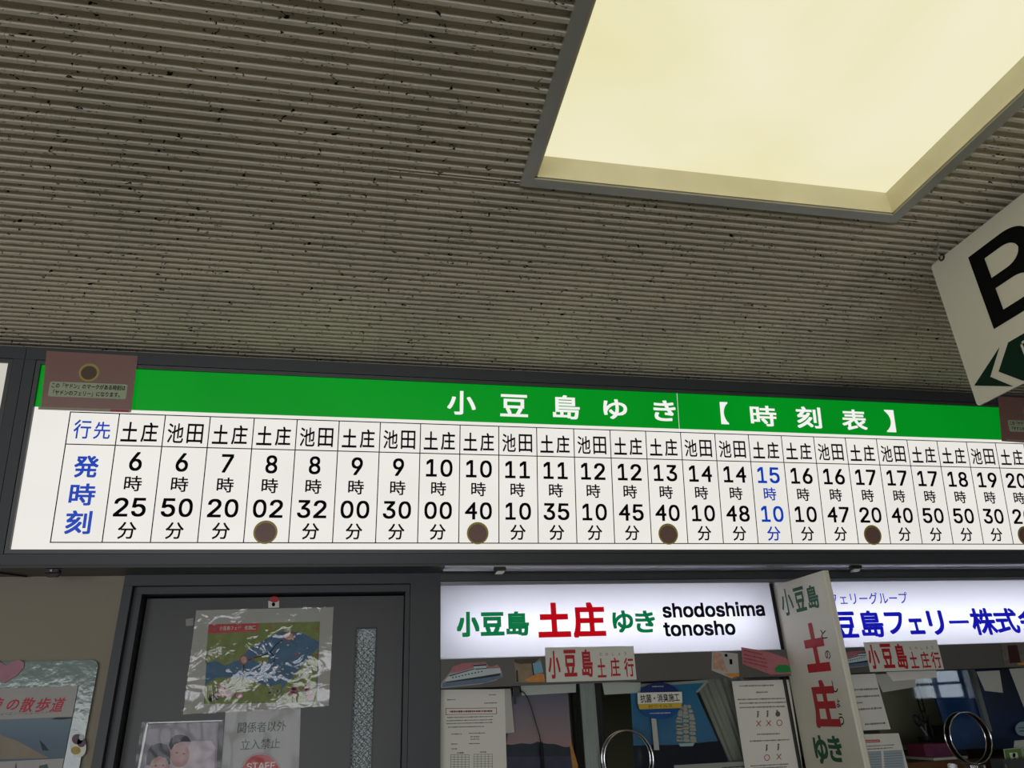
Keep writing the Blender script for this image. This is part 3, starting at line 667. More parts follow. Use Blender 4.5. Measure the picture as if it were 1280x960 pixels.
def film_grid(t, pl, quad, m, d, amp=0.0015, n=16, seed=1, part='clear_film'):
    """wavy clear pocket in front of a print"""
    rnd = random.Random(seed); q = pl.q(quad); vs3 = []; fs3 = []
    ph = [rnd.uniform(0, 6) for _ in range(6)]
    for j in range(n+1):
        for i in range(n+1):
            a, b = i/n, j/n
            u = (q[0][0]*(1-a)+q[1][0]*a)*(1-b)+(q[3][0]*(1-a)+q[2][0]*a)*b
            v = (q[0][1]*(1-a)+q[1][1]*a)*(1-b)+(q[3][1]*(1-a)+q[2][1]*a)*b
            k = amp*(0.5+0.5*b)*(math.sin(13*a+7*b+ph[0])+math.sin(23*a-9*b+ph[1])*0.6+math.sin(5*a+19*b+ph[2])*0.5)
            vs3.append(pl.w(u, v, d+2*amp+k))
    for j in range(n):
        for i in range(n): fs3.append((j*(n+1)+i, (j+1)*(n+1)+i, (j+1)*(n+1)+i+1, j*(n+1)+i+1))
    return link_mesh(part, vs3, fs3, m, t, smooth=True)

# --- fascia labels and stickers
LP = YP(FB-0.0015)
def red_label(quad, chars, small, label):
    t = sheet('destination_label', label, 'label', LP, quad, M_LABEL, 0, 0.002, 'red lettered labels on the window rail', 'plate')
    for c in chars: letters('label_character', LP, [tb(LP, *c)], M_RED, t, 0.0024, 0.03 if c[3] > 12 else 0.02, 4)
    for c in small: letters('reading_aid', LP, [tb(LP, *c)], mat('brown_small_print', (96, 72, 62), 0.6, var=0), t, 0.0024, 0, 2)
red_label(((681, 809.5), (791.5, 807.5), (795.5, 849.5), (683, 853)),
          (('小', 692.5, 831, 15, 35), ('豆', 712.5, 829, 16, 34), ('島', 733.5, 829, 14, 35), ('土', 751.5, 835, 11, 24), ('庄', 768.5, 834, 12, 24), ('行', 786, 834, 12, 24)),
          (('と', 751, 817.5, 3.5, 4), ('の', 758, 818, 3.5, 3.5), ('し', 766, 817.5, 2.5, 4), ('ょ', 773.5, 817.5, 3, 3.5), ('う', 781, 817, 3, 4)), 'white label with red lettering on the window rail under the red and green lit sign')
red_label(((1079, 803), (1170.5, 800), (1179.5, 836.5), (1087.5, 840)),
          (('小', 1091, 821, 13, 31), ('豆', 1108.5, 820, 14, 31), ('島', 1126, 820.5, 13, 32), ('土', 1141.5, 825, 10, 21), ('庄', 1156, 825, 11, 21), ('行', 1169.5, 825, 11, 21)),
          (('と', 1137.5, 810, 3, 4), ('の', 1144.5, 810, 3.5, 3), ('し', 1151.5, 810, 2.5, 4), ('ょ', 1158, 809.5, 3, 3.5), ('う', 1164.5, 809.5, 3, 4)), 'white label with red lettering on the rail right of the projecting sign')
M_SEA = mat('sea_blue_print', (92, 112, 140), 0.5, var=0.12, scale=60); M_PINKP = mat('pink_print', (176, 106, 114), 0.5, var=0.1, scale=60); M_SHIPW = mat('ship_white_print', (190, 205, 208), 0.5)
M_DARKP = mat('dark_print', (24, 26, 34), 0.5); M_ORANGE = mat('orange_print', (210, 140, 60), 0.5, var=0.15, scale=70); M_STKB = mat('grey_sticker_base', (150, 150, 148), 0.4)
def ferry(dx, dy, sc, label, base):
    def T_(ps): return [(base[0]+(x-551)*sc+dx, base[1]+(y-866)*sc*0.97+dy) for x, y in ps]
    t = sheet('ferry_sticker', label, 'sticker', LP, T_([(551, 857), (552, 853), (562, 840), (566, 832), (578, 828), (606, 826), (612, 833), (622, 830), (627, 838), (628, 845), (620, 850), (600, 855), (551.5, 860)]), M_STKB, 0, 0.0006, 'ferry stickers on the window rail', 'backing')
    ppoly(t, 'pink_sky', LP, [T_([(562, 840), (566, 832), (578, 828), (606, 826), (608, 832), (624, 832), (626, 836), (600, 838)])], M_PINKP, 0.0007)
    ppoly(t, 'sea', LP, [T_([(552, 859), (553, 853), (600, 847), (627, 842), (626, 847), (606, 853)])], M_SEA, 0.0009)
    ppoly(t, 'ferry_hull', LP, [T_([(556, 850), (562, 843), (592, 834), (592, 829.5), (607, 829), (608, 835), (625, 834), (626, 840.5), (600, 845), (558, 851.5)])], M_SHIPW, 0.0011)
    ppoly(t, 'ferry_trim', LP, [T_([(557, 852), (600, 845), (626, 840.5), (624, 844), (602, 847.5), (558, 853)]), T_([(561, 843.8), (593, 834.4), (593, 835.6), (562, 845)]), T_([(591, 830), (608, 829), (608, 831), (592, 832)]),
                          T_([(594, 835), (608, 834), (608, 835), (594, 836.2)])]+[T_([(565+i*4, 846-i*0.9), (567+i*4, 845.6-i*0.9), (567+i*4, 847-i*0.9), (565+i*4, 847.4-i*0.9)]) for i in range(10)], M_DARKP, 0.0013)
ferry(0, 0, 1.0, 'ferry sticker on the window rail beside the door post', (551, 866))
ferry(0, 0, 0.72, 'ferry sticker half hidden behind the projecting sign', (1043, 841))
t = sheet('room_photo_sticker', 'square photo sticker of a cabin interior left of the first red label', 'sticker', LP, [(642, 824), (675, 822), (681.5, 853), (645, 853)], mat('tan_cabin_print', (140, 120, 92), 0.5, var=0.2, scale=40), 0, 0.0006, None, 'print')
ppoly(t, 'cabin_ceiling', LP, [[(642.3, 824.3), (674.8, 822.3), (668, 829), (650, 830), (643, 828)]], mat('dark_cabin', (70, 54, 44), 0.5), 0.0007)
ppoly(t, 'cabin_window', LP, [[(665, 830), (676, 826), (679, 840), (667, 843)]], mat('window_blue_print', (120, 170, 200), 0.5), 0.0007)
ppoly(t, 'cabin_post', LP, [[(664, 829), (665.6, 829), (668, 844), (666, 844)], [(645, 838), (647, 838), (648, 852.5), (645.5, 852.5)]], M_DARKP, 0.0009)
ppoly(t, 'cabin_seat', LP, [[(656, 850), (672, 842), (680, 843), (681, 852), (662, 852.7)]], M_ORANGE, 0.0009)
t = sheet('card_sticker', 'white phone shaped sticker standing proud on the window rail near the projecting sign', 'sticker', LP, [(889.5, 814), (902, 815), (921.5, 817), (923.5, 844), (914, 848), (889, 838)], mat('pale_sticker', (178, 178, 174), 0.4), 0.001, 0.002, None, 'card')
ppoly(t, 'card_print', LP, [[(891, 815), (901, 817), (906, 832), (909, 840), (891, 835.5)]], mat('flesh_print', (190, 150, 130), 0.5, var=0.2, scale=80), 0.0032)
ppoly(t, 'card_edge_print', LP, [[(911, 842), (923.5, 841), (923.5, 845.5), (915, 847), (904, 842.5)]], M_ORANGE, 0.0034)
ppoly(t, 'camera_marks', LP, [[(905, 817.5), (908.5, 817.6), (909, 821), (905.5, 821)], [(911, 824), (914.5, 824), (915, 830.5), (911.5, 830.5)]], M_INK, 0.0034)
t = sheet('leaflet_sticker', 'pink leaflet sticker with green patch at the right end of the first window rail', 'sticker', LP, [(926.5, 809), (960, 815), (981, 822), (992, 835), (992, 842), (963, 843.5), (927.5, 830)], M_PINKP, 0.001, 0.0015, None, 'card')
ppoly(t, 'green_patch', LP, [[(968, 835), (973, 831), (983, 831), (990, 836), (989, 840), (975, 841), (968, 839.5)]], mat('leaf_green_print', (20, 130, 60), 0.5), 0.0027)
fine_print(t, LP, [(929, 813, 952, 818), (929, 818, 956, 824), (929, 822.5, 958, 829), (929, 826.5, 959, 834)], mat('dark_red_print', (130, 20, 40), 0.5), 0.0028, 'red_fine_print')
t = sheet('dark_sticker', 'dark photo sticker on the window rail at the right edge of the picture', 'sticker', LP, [(1250, 804), (1300, 802), (1306, 831), (1256, 833.5)], mat('mottled_grey_print', (110, 104, 96), 0.5, var=0.3, scale=60), 0, 0.0006, None, 'print')
ppoly(t, 'dark_figure', LP, [[(1259, 807), (1271, 806), (1276, 828), (1262, 829)]], mat('dark_maroon_print', (60, 22, 26), 0.5), 0.0007)
ppoly(t, 'orange_strip', LP, [[(1271, 829), (1300, 826), (1301, 829.5), (1273, 831.5)]], M_ORANGE, 0.0009)

# --- on the glass, first window
GP = YP(WY+0.0165)                                # outer face of the glass
t = sheet('office_notice', 'white A4 notice with boxed red heading taped to the glass beside the door post', 'notice', GP, [(551, 862), (630.5, 861.5), (634, 985), (549.5, 985)], M_PAPER, 0.0014)
ppoly(t, 'heading_box', GP, [[(557, 885.3), (620.5, 884.6), (620.5, 885.2), (557, 886)], [(557, 893), (621, 892), (621, 892.6), (557, 893.6)], [(557, 885.3), (557.7, 885.3), (557.7, 893.6), (557, 893.6)], [(620, 884.6), (620.7, 884.6), (621, 892.6), (620.3, 892.6)]], mat('maroon_rule', (120, 52, 56), 0.7), 0.0021)
fine_print(t, GP, [(562, 889.5, 616, 888.8)], mat('maroon_print', (140, 30, 40), 0.7), 0.0021, 'heading_print', 2.4)
fine_print(t, GP, [(611, 868.6, 620, 868.5), (559, 874.8, 570, 874.6), (605, 879, 621, 878.6), (559, 897, 617, 895.4), (558, 901, 616, 899.6), (558, 904.5, 616, 903), (560, 909, 605, 908), (564, 917.6, 578, 917.4), (586, 916.6, 607, 916.2), (588, 921, 599, 920.8),
                   (588, 924, 599, 923.8), (564, 930, 572, 930), (586, 929.5, 600, 929.3), (564, 936, 571, 936)], M_FAINT, 0.0021)
fine_print(t, GP, [(571, 941, 580, 941), (600, 940, 608, 940)], M_INK, 0.0021, 'table_heading')
ppoly(t, 'printed_table', GP, [[(563+i*0, 943+k*3), (586, 943+k*3), (586, 943.5+k*3), (563, 943.5+k*3)] for k in range(8)]+[[(592, 942.6+k*3), (615, 942.4+k*3), (615, 942.9+k*3), (592, 943.1+k*3)] for k in range(8)]
      +[[(563+c_*4.6, 943), (563.5+c_*4.6, 943), (563.3+c_*4.6, 966), (562.8+c_*4.6, 966)] for c_ in range(6)]+[[(592+c_*4.6, 942.6), (592.5+c_*4.6, 942.6), (592.5+c_*4.6, 966), (592+c_*4.6, 966)] for c_ in range(6)], M_FAINT, 0.0021)
sheet('blank_sheet', 'blank white sheet showing behind the right edge of the boxed heading notice', 'paper', GP, [(620, 861.5), (638, 861), (643, 915.5), (622, 917.5)], M_PAPERG, 0.0004)
BG = YP(WY+0.03)                                  # behind the glass
sheet('paper_strip', 'white paper strip along the top of the sunset poster', 'paper', BG, [(650, 853), (719.5, 853), (719.5, 865.5), (652, 869.5)], M_PAPER, 0.003)
def grad_mat(name, stops, axis='Z', z0=0.0, z1=1.0):
    m = bpy.data.materials.new(name); m.use_nodes = True; nt = m.node_tree; b = nt.nodes['Principled BSDF']
    g = nt.nodes.new('ShaderNodeNewGeometry'); sx = nt.nodes.new('ShaderNodeSeparateXYZ'); mr = nt.nodes.new('ShaderNodeMapRange'); rp = nt.nodes.new('ShaderNodeValToRGB')
    mr.inputs['From Min'].default_value = z0; mr.inputs['From Max'].default_value = z1
    nt.links.new(g.outputs['Position'], sx.inputs[0]); nt.links.new(sx.outputs[axis], mr.inputs['Value']); nt.links.new(mr.outputs[0], rp.inputs[0])
    el = rp.color_ramp.elements
    el[0].position = stops[0][0]; el[0].color = (*lin(stops[0][1]), 1); el[1].position = stops[-1][0]; el[1].color = (*lin(stops[-1][1]), 1)
    for p, c in stops[1:-1]:
        e_ = el.new(p); e_.color = (*lin(c), 1)
    nt.links.new(rp.outputs[0], b.inputs['Base Color']); b.inputs['Roughness'].default_value = 0.5; MC[name] = m; return m
za, zb2 = BG.uv(690, 965)[1], BG.uv(690, 866)[1]
t = sheet('sunset_poster', 'poster of a dusky pink sea and dark treeline behind the first window', 'poster', BG, [(641, 866), (710, 864.5), (717, 968), (628, 968)], grad_mat('dusk_sky_print', [(0, (138, 104, 120)), (0.35, (186, 142, 146)), (0.6, (158, 134, 146)), (1, (112, 106, 132))], 'Z', za, zb2), 0, 0.0006, None, 'print')
ppoly(t, 'printed_treeline', BG, [[(628, 930), (640, 931), (652, 929), (664, 930), (672, 927), (682, 929.5), (694, 930), (706, 934), (714.5, 933), (715.5, 945), (628, 946)]], mat('navy_treeline_print', (30, 40, 60), 0.5, var=0.3, scale=50), 0.0008)
ppoly(t, 'printed_water', BG, [[(628, 946), (715.6, 945), (717, 968), (628, 968)]], mat('violet_water_print', (62, 58, 88), 0.5, var=0.25, scale=40), 0.0008)
ppoly(t, 'orange_margin', BG, [[(712, 931), (714.5, 930), (722, 955), (723, 968), (716.5, 968)]], M_ORANGE, 0.0009)
# clip and coiled cord
cord = thing('coiled_cord', 'black coiled cord hanging from a clip in front of the sunset poster', 'cord', GP.w(*GP.uv(648, 866), 0.01))
def C3(px, py, d=0.012): return GP.w(*GP.uv(px, py), d)
mb = MB(); mb.tube([C3(*p) for p in ((650, 864), (654, 866), (659, 873), (664, 887), (669, 905), (673, 918), (675, 928))], 0.0016, 6)
pts = []
for k in range(90):
    a = k/90; px = 675+3*a; py = 928+40*a; p = C3(px, py); an = k*math.pi/3
    pts.append(p+Vector((math.cos(an)*0.005, math.sin(an)*0.005, 0)))
mb.tube(pts, 0.0014, 5); mb.build('cable', M_BLACK, cord, smooth=True)
mb = MB(); a, b = GP.uv(641, 872)[0], GP.uv(648.5, 872)[0]; v0, v1 = GP.uv(645, 871)[1], GP.uv(645, 859)[1]
mb.pbox(GP, a, b, v0, v1, 0.004, 0.018); mb.pbox(GP, a+0.002, a+0.008, v0-0.02, v0, 0.004, 0.008); mb.build('clip', M_BLACK, cord)

# ship poster, curtain, round sticker
BG2 = YP(WY+0.045)
sheet('paper_strip', 'white paper strip left of the sailing ship poster', 'paper', BG2, [(752, 853), (800, 853), (800, 866), (755, 868.5)], M_PAPER, 0.004)
za, zb2 = BG2.uv(850, 958)[1], BG2.uv(850, 858)[1]
t = sheet('ship_poster', 'blue poster of a white sailing ship at sea, curling at its upper right corner', 'poster', BG2, [(787.5, 858), (884, 852), (870, 866), (908, 950), (910, 968), (794, 968)], grad_mat('blue_sky_print', [(0, (40, 78, 120)), (0.3, (66, 120, 168)), (1, (36, 128, 176))], 'Z', za, zb2), 0, 0.0006, None, 'print')
ppoly(t, 'printed_sea', BG2, [[(791, 932), (850, 931), (899, 926), (909, 950), (910, 968), (794, 968)]], mat('navy_sea_print', (12, 20, 44), 0.4, var=0.3, scale=30), 0.0008)
rn = random.Random(3); pol = []
for r_ in range(10):
    y = 882+r_*4.6; hw_ = 4+8.5*math.sin(min(1, (r_+1.5)/6)*1.5)
    for cxx in (-0.72, -0.05, 0.62):
        x = 857+cxx*hw_+r_*0.15+rn.uniform(-.4, .4); w_ = hw_*0.34; yy = y+rn.uniform(-1.2, 1.2)-(1.5 if cxx == -0.05 else 0)
        pol.append([(x-w_*0.7, yy), (x+w_*0.7, yy+0.6), (x+w_, yy+3.8), (x, yy+4.6), (x-w_, yy+3.6)])
ppoly(t, 'printed_sails', BG2, pol, mat('sail_print', (196, 186, 168), 0.5, var=0.15, scale=90), 0.0011)
ppoly(t, 'printed_hull', BG2, [[(848, 929.5), (868, 928.5), (866, 932.5), (850, 933)]], M_SHIPW, 0.0012)
ppoly(t, 'curled_border', BG2, [[(786.5, 856), (884, 850), (886, 851.5), (871.5, 866.5), (869.5, 865), (880, 853.5), (787, 859.5)]], M_PAPERG, 0.0012)
# hanging translucent curtain: pleated mesh
cur = thing('plastic_curtain', 'crumpled grey white translucent curtain between the ship poster and the notice', 'curtain', BG2.w(*BG2.uv(910, 850), 0))
BG3 = YP(WY+0.075); vs4, fs4 = [], []; N1, N2 = 40, 12
for j in range(N2+1):
    b = j/N2
    xl, yl = 868+(918-868)*b, 850+(968-850)*b; xr, yr = 930+(958-930)*b, 846+(968-846)*b
    for i in range(N1+1):
        a = i/N1; u, v = BG3.uv(xl+(xr-xl)*a, yl+(yr-yl)*a); vs4.append(BG3.w(u, v, 0.004*math.sin(a*17+b*2)+0.003*math.sin(a*41-3*b)))
for j in range(N2):
    for i in range(N1): fs4.append((j*(N1+1)+i, (j+1)*(N1+1)+i, (j+1)*(N1+1)+i+1, j*(N1+1)+i+1))
link_mesh('curtain_fabric', vs4, fs4, mat('grey_curtain', (150, 150, 140), 0.6, 0, 0.3, 0.12, 12), cur, smooth=True)
t = sheet('round_badge', 'round blue and yellow disinfection sticker on the glass over the ship poster', 'sticker', GP, ell(824.5, 876, 28, 23, 40), mat('badge_blue', (10, 74, 140), 0.4), 0.0006, 0.0008, None, 'disc')
ppoly(t, 'navy_rim', GP, [[(824.5+28*math.cos(a), 876-23*math.sin(a)) for a in [math.radians(x) for x in range(24, 157, 12)]]], mat('badge_navy', (14, 40, 104), 0.4), 0.0016)
ppoly(t, 'white_band', GP, [[(796.5, 866), (852, 864.7), (852.7, 878.5), (797, 880.2)]], M_PAPER, 0.0019)
ppoly(t, 'yellow_band', GP, [[(797.3, 880.4), (852.4, 878.7), (850.5, 885), (799, 886.7)]], mat('badge_yellow', (206, 176, 50), 0.4), 0.0019)
letters('band_text', GP, [tb(GP, '抗菌・消臭施工', 824.5, 872.5, 49, 10.5)], M_INK, t, 0.0024, 0.015, 3)
letters('yellow_band_text', GP, [tb(GP, '抗ウイルス', 825, 882.7, 30, 4.4)], mat('dark_olive_print', (60, 58, 20), 0.5), t, 0.0024, 0, 2)
fine_print(t, GP, [(815, 858.2, 829, 858), (812, 891.8, 838, 891)], M_PAPERG, 0.0019)
sheet('paper_tab', 'narrow white paper strip hanging below the round blue sticker', 'paper', GP, [(814, 898), (820, 898), (824, 937.5), (817.5, 937.5)], M_PAPERG, 0.0006)
t = sheet('symbol_notice', 'white notice with red circles and crosses on the glass beside the projecting sign', 'notice', GP, [(914.5, 851.5), (986, 849.5), (1004, 966), (932, 968)], M_PAPER, 0.0006)
fine_print(t, GP, [(924, 854.4+3.2, 967, 856.6), (938+7, 865.5, 960, 865), (922, 874.5, 981, 873), (924, 879.2, 984, 877.6), (924, 884.5, 981, 883), (946, 918, 975, 917), (937, 926.5, 987, 924.5), (938, 957.5, 985, 955), (941, 960.6, 984, 958.5)], M_FAINT, 0.0013, 'fine_print', 2.0)
M_SYM = mat('crimson_mark', (170, 24, 44), 0.6)
def cross(cx, cy_, r): return [[(cx-r, cy_-r*1.1), (cx-r+1, cy_-r*1.15), (cx+r, cy_+r), (cx+r-1, cy_+r*1.05)], [(cx+r-1, cy_-r*1.15), (cx+r, cy_-r*1.1), (cx-r+1, cy_+r*1.05), (cx-r, cy_+r)]]
for cx, cy_ in ((948, 904.5), (960.5, 904), (973.3, 946)): ppoly(t, 'cross_mark', GP, cross(cx, cy_, 3.3), M_SYM, 0.0014)
for cx, cy_ in ((974, 903.5), (958.5, 947)):
    ppoly(t, 'circle_mark', GP, [[(cx+3.6*math.cos(a), cy_+4*math.sin(a)), (cx+3.6*math.cos(b), cy_+4*math.sin(b)), (cx+2.8*math.cos(b), cy_+3.1*math.sin(b)), (cx+2.8*math.cos(a), cy_+3.1*math.sin(a))] for a, b in [(k*math.pi/10, (k+1)*math.pi/10) for k in range(20)]], M_SYM, 0.0014)
for cx, cy_ in ((946, 893), (958, 892.5), (957, 935), (971.5, 934)):
    ppoly(t, 'figure_symbol', GP, [ell(cx+1.2, cy_-3.2, 1.2, 1.3, 10), [(cx, cy_-1.5), (cx+2, cy_-1.8), (cx+2, cy_+2), (cx+1, cy_+4), (cx-0.4, cy_+3.6), (cx+0.4, cy_+1)]], mat('grey_pictogram', (90, 88, 86), 0.6), 0.0014)
ppoly(t, 'figure_symbol', GP, [ell(972, 892.5, 3.0, 3.4, 14), ell(971, 888.5, 1.2, 1.2, 8)], MC['grey_pictogram'], 0.0014)
t = sheet('bottom_strip', 'white printed strip along the bottom of the sailing ship poster', 'paper', BG2, [(842, 956.5), (931, 951.5), (932, 968), (842, 968)], M_PAPERG, 0.004)
fine_print(t, BG2, [(902, 959.5, 930, 957.8)], M_INK, 0.0047)

# chrome speaking rings in front of the glass
def ring(cx, cy_, label):
    pl = YP(0.115); u, v = pl.uv(cx, cy_); t = thing('speaking_ring', label, 'ring', pl.w(u, v-0.075), 'chrome rings at the counter windows')
    def circ(r, d, n=56): return [pl.w(u+r*math.cos(k*2*math.pi/n), v+r*math.sin(k*2*math.pi/n), d) for k in range(n)]
    mb = MB(); mb.tube(circ(0.0735, 0.004), 0.0026, 8, closed=True); mb.build('outer_ring', M_CHROME, t, smooth=True)
    mb = MB(); mb.tube(circ(0.0735, -0.02), 0.002, 8, closed=True); mb.build('rear_ring', M_CHROME, t, smooth=True)
    mb = MB()
    a, b = circ(0.0735, 0.0015), circ(0.0735, -0.019); n = len(a)
    mb.add(a+b, [(i, (i+1) % n, n+(i+1) % n, n+i) for i in range(n)]); mb.build('ring_band', mat('dark_chrome_band', (60, 60, 62), 0.25, 0.9), t, smooth=True)
    mb = MB(); mb.pbox(pl, u-0.006, u+0.02, v-0.092, v-0.078, -0.024, 0.008); mb.tube([pl.w(u+0.006, v-0.08, -0.005), pl.w(u+0.006, v-0.071, -0.005)], 0.004, 8); mb.tube([pl.w(u+0.006, v-0.09, -0.008), pl.w(u+0.006, WB-v*0+0.0, -0.008)], 0.004, 8); mb.build('stand', M_CHROME, t)
ring(785.5, 948.5, 'chrome ring in front of the sailing ship poster')
ring(1212.5, 922, 'chrome ring on a stand in front of the dark blue panel')
mb = MB(); mb.box(WL+0.002, 3.88, -0.13, WY+0.0, WB-0.03, WB)
tag(mb.build('ledge', mat('pale_laminate', (170, 164, 150), 0.4)), 'pale counter ledge below the ticket windows', 'counter')

# --- second window
t = sheet('text_notice', 'white notice with a few lines of text on the glass right of the projecting sign', 'notice', GP, [(1050, 844), (1093.5, 842), (1113, 911.5), (1060, 914)], M_PAPER, 0.0006)
fine_print(t, GP, [(1062, 862.5, 1097, 861), (1062, 871.5, 1099, 869.5), (1063, 879, 1078, 878.2), (1064, 887.5, 1102, 884.8), (1066, 895, 1072, 894.8), (1081, 905.5, 1107, 903.6)], M_FAINT, 0.0013, 'fine_print', 2.6)
sheet('blank_sheet', 'blank sheet hanging askew below the second red label, longer one', 'paper', GP, [(1092, 843), (1141, 840.5), (1145.5, 858.5), (1103.5, 865.5)], M_PAPERG, 0.0002)
sheet('blank_sheet', 'short white paper tucked under the lower edge of the second red label', 'paper', GP, [(1107, 840), (1170, 838), (1170.5, 847), (1116, 851.5)], M_PAPER, 0.0012)
t = sheet('table_notice', 'sheet with red heading bar and blue tables taped low on the second window', 'notice', GP, [(1071.5, 918), (1123, 916.5), (1137, 968), (1070, 968)], M_PAPER, 0.0006)
ppoly(t, 'red_bar', GP, [[(1073, 925.3), (1099, 924.3), (1099.8, 927.6), (1073, 928.8)]], M_RED, 0.0013)
fine_print(t, GP, [(1076, 927, 1098, 926)], M_PAPER, 0.00155, 'bar_print', 1.2)
fine_print(t, GP, [(1075, 933.5, 1117, 931), (1079, 936.8, 1116, 934.6)], M_FAINT, 0.0013)
M_TB = mat('pale_blue_table', (166, 182, 192), 0.6)
ppoly(t, 'blue_table', GP, [[(1076, 940), (1101, 939), (1103, 966), (1079, 966)], [(1104, 938.8), (1127, 937.6), (1132, 966), (1106, 966)]], M_TB, 0.0013)
ppoly(t, 'table_lines', GP, [[(1076, 940+k*3.2), (1101, 939+k*3.2), (1101, 939.5+k*3.2), (1076, 940.5+k*3.2)] for k in range(8)]+[[(1104, 938.8+k*3.2), (1127.5, 937.6+k*3.2), (1127.5, 938.1+k*3.2), (1104, 939.3+k*3.2)] for k in range(8)], M_FAINT, 0.0016)
sheet('paper_sheet', 'white sheet on the glass right of the thin pale post', 'paper', GP, [(1220, 839.5), (1249, 838), (1253.5, 866), (1231, 863.5)], M_PAPERG, 0.0006)
sheet('paper_sheet', 'pale sheet at the right edge of the second window', 'paper', GP, [(1261, 836), (1300, 834), (1310, 895), (1283, 893)], M_PAPERG, 0.0006)
# things standing inside on the desk shelf behind the second window
SHZ = 1.392
mb = MB(); mb.box(1.50, 3.7, 0.30, 0.85, SHZ-0.03, SHZ-0.0005)
for x in (1.55, 3.6): mb.box(x, x+0.04, 0.34, 0.80, 0.0, SHZ-0.03)
mb.box(1.5, 3.7, 0.30, 0.32, SHZ-0.06, SHZ-0.03)
tag(mb.build('desk_shelf', mat('brown_wood', (120, 78, 48), 0.5, 0, 0.4, 0.2, 8)), 'brown wooden shelf inside the second counter window', 'shelf')
IP = YP(0.55)
t = sheet('partition_board', 'beige panelled board standing behind the scissors inside the office', 'board', YP(0.80), [(1085, 820), (1160, 820), (1214, 928), (1100, 935)], mat('beige_board', (176, 168, 140), 0.7, 0, 0.2, 0.08, 4), 0, 0.01, None, 'board')
pl8 = YP(0.80)
ppoly(t, 'panel_joint', pl8, [[(1137, 850), (1139, 850), (1153, 900), (1151, 900)], [(1142.5, 850), (1144.5, 850), (1160, 908), (1158, 908)]], M_GAP, 0.0105)
M_NAVY = mat('navy_blue_board', (16, 40, 92), 0.25, 0, 0.6, 0.08, 4)
sheet('blue_board', 'dark blue glossy board left of the thin pale post', 'board', YP(0.36), [(1152, 822), (1208, 820), (1236, 935), (1188, 937)], mat('blue_board_paint', (20, 66, 128), 0.25, 0, 0.6, 0.08, 4), 0, 0.008, None, 'board')
t = sheet('blue_board', 'darker navy board right of the thin pale post', 'board', YP(0.38), [(1212, 820), (1262, 818), (1300, 934), (1238, 937)], M_NAVY, 0, 0.008, None, 'board')
p38 = YP(0.36)
t = sheet('door_badge', 'pale oval badge on the navy board at the right edge', 'badge', p38, ell(1279, 911, 10, 9, 24), mat('pale_blue_badge', (176, 196, 206), 0.5), 0.0, 0.0008, None, 'disc')
fine_print(t, p38, [(1273, 910, 1287, 909), (1274, 914, 1286, 913)], M_INK, 0.001)
pp = YP(0.33); a = pp.uv(1214, 840)[0]; b = pp.uv(1219.5, 840)[0]
mb = MB(); mb.box(a, b, 0.33, 0.345, pp.uv(1238, 914)[1], zf0+0.02)
tag(mb.build('thin_post', M_ALU2), 'thin pale upright strip between the two blue boards', 'post')
# pen holder with scissors
ph_ = YP(0.47)
def base(px, y): return YP(y).uv(px, 900)[0]
x = base(1158, 0.47)
t = thing('pen_holder', 'black pen holder on the wooden shelf behind the scissors notice', 'pen holder', (x, 0.47, SHZ)); t['label'] = 'black pen holder on the wooden shelf inside the second window'
mb = MB(); mb.box(x-0.03, x+0.042, 0.44, 0.50, SHZ+0.0005, SHZ+0.065); mb.box(x+0.015, x+0.042, 0.44, 0.50, SHZ+0.065, SHZ+0.10); mb.build('cup', M_BLACK, t)
mb = MB(); mb.tube([(x+0.012, 0.47, SHZ+0.065), (x+0.008, 0.47, SHZ+0.135)], 0.004, 8); mb.build('pen', M_BLACK, t)
sc_ = thing('scissors', 'black handled scissors standing in the pen holder', 'scissors', (x-0.02, 0.47, SHZ+0.066))
mb = MB()
for cxx, rz in ((-0.040, 0.4), (-0.008, -0.1)):
    cc = Vector((x+cxx, 0.468, SHZ+0.118+(0.012 if cxx > -0.03 else 0)))
    mb.tube([cc+Vector((0.011*math.cos(k*math.pi/8)*math.cos(rz)-0.019*math.sin(k*math.pi/8)*math.sin(rz), 0, 0.011*math.cos(k*math.pi/8)*math.sin(rz)+0.019*math.sin(k*math.pi/8)*math.cos(rz))) for k in range(16)], 0.0034, 6, closed=True)
mb.build('handle', M_BLACK, sc_, smooth=True)
mb = MB(); mb.tube([(x-0.034, 0.468, SHZ+0.102), (x-0.014, 0.468, SHZ+0.067)], 0.003, 6); mb.tube([(x-0.007, 0.469, SHZ+0.112), (x-0.018, 0.469, SHZ+0.067)], 0.003, 6); mb.build('blade', M_ALU2, sc_)
x0_, x1_ = base(1128, 0.42), base(1160, 0.42)
t = thing('tissue_box', 'flat dark pink box lying on the wooden shelf', 'box', (x0_, 0.42, SHZ))
mb = MB(); mb.box(x0_, x1_, 0.345, 0.43, SHZ+0.0082, SHZ+0.048); mb.build('carton', mat('dark_pink_card', (150, 50, 84), 0.5, var=0.1, scale=30), t)
mb = MB(); mb.box(x0_+0.004, x1_-0.004, 0.3442, 0.345, SHZ+0.012, SHZ+0.044); mb.box(x0_+0.01, x1_-0.05, 0.37, 0.40, SHZ+0.048, SHZ+0.0486); mb.build('printed_side', mat('mauve_print', (128, 60, 96), 0.5, var=0.25, scale=70), t)
mb = MB(); mb.box(x0_+0.0, x1_+0.03, 0.31, 0.47, SHZ+0.0002, SHZ+0.0078)
tag(mb.build('paper_pad', M_PAPER), 'white pad of paper under the pink box', 'paper')
x0_, x1_ = base(1167, 0.40), base(1193, 0.40)
t = thing('desk_stapler', 'low black desk tool lying right of the pen holder', 'stapler', ((x0_+x1_)/2, 0.40, SHZ))
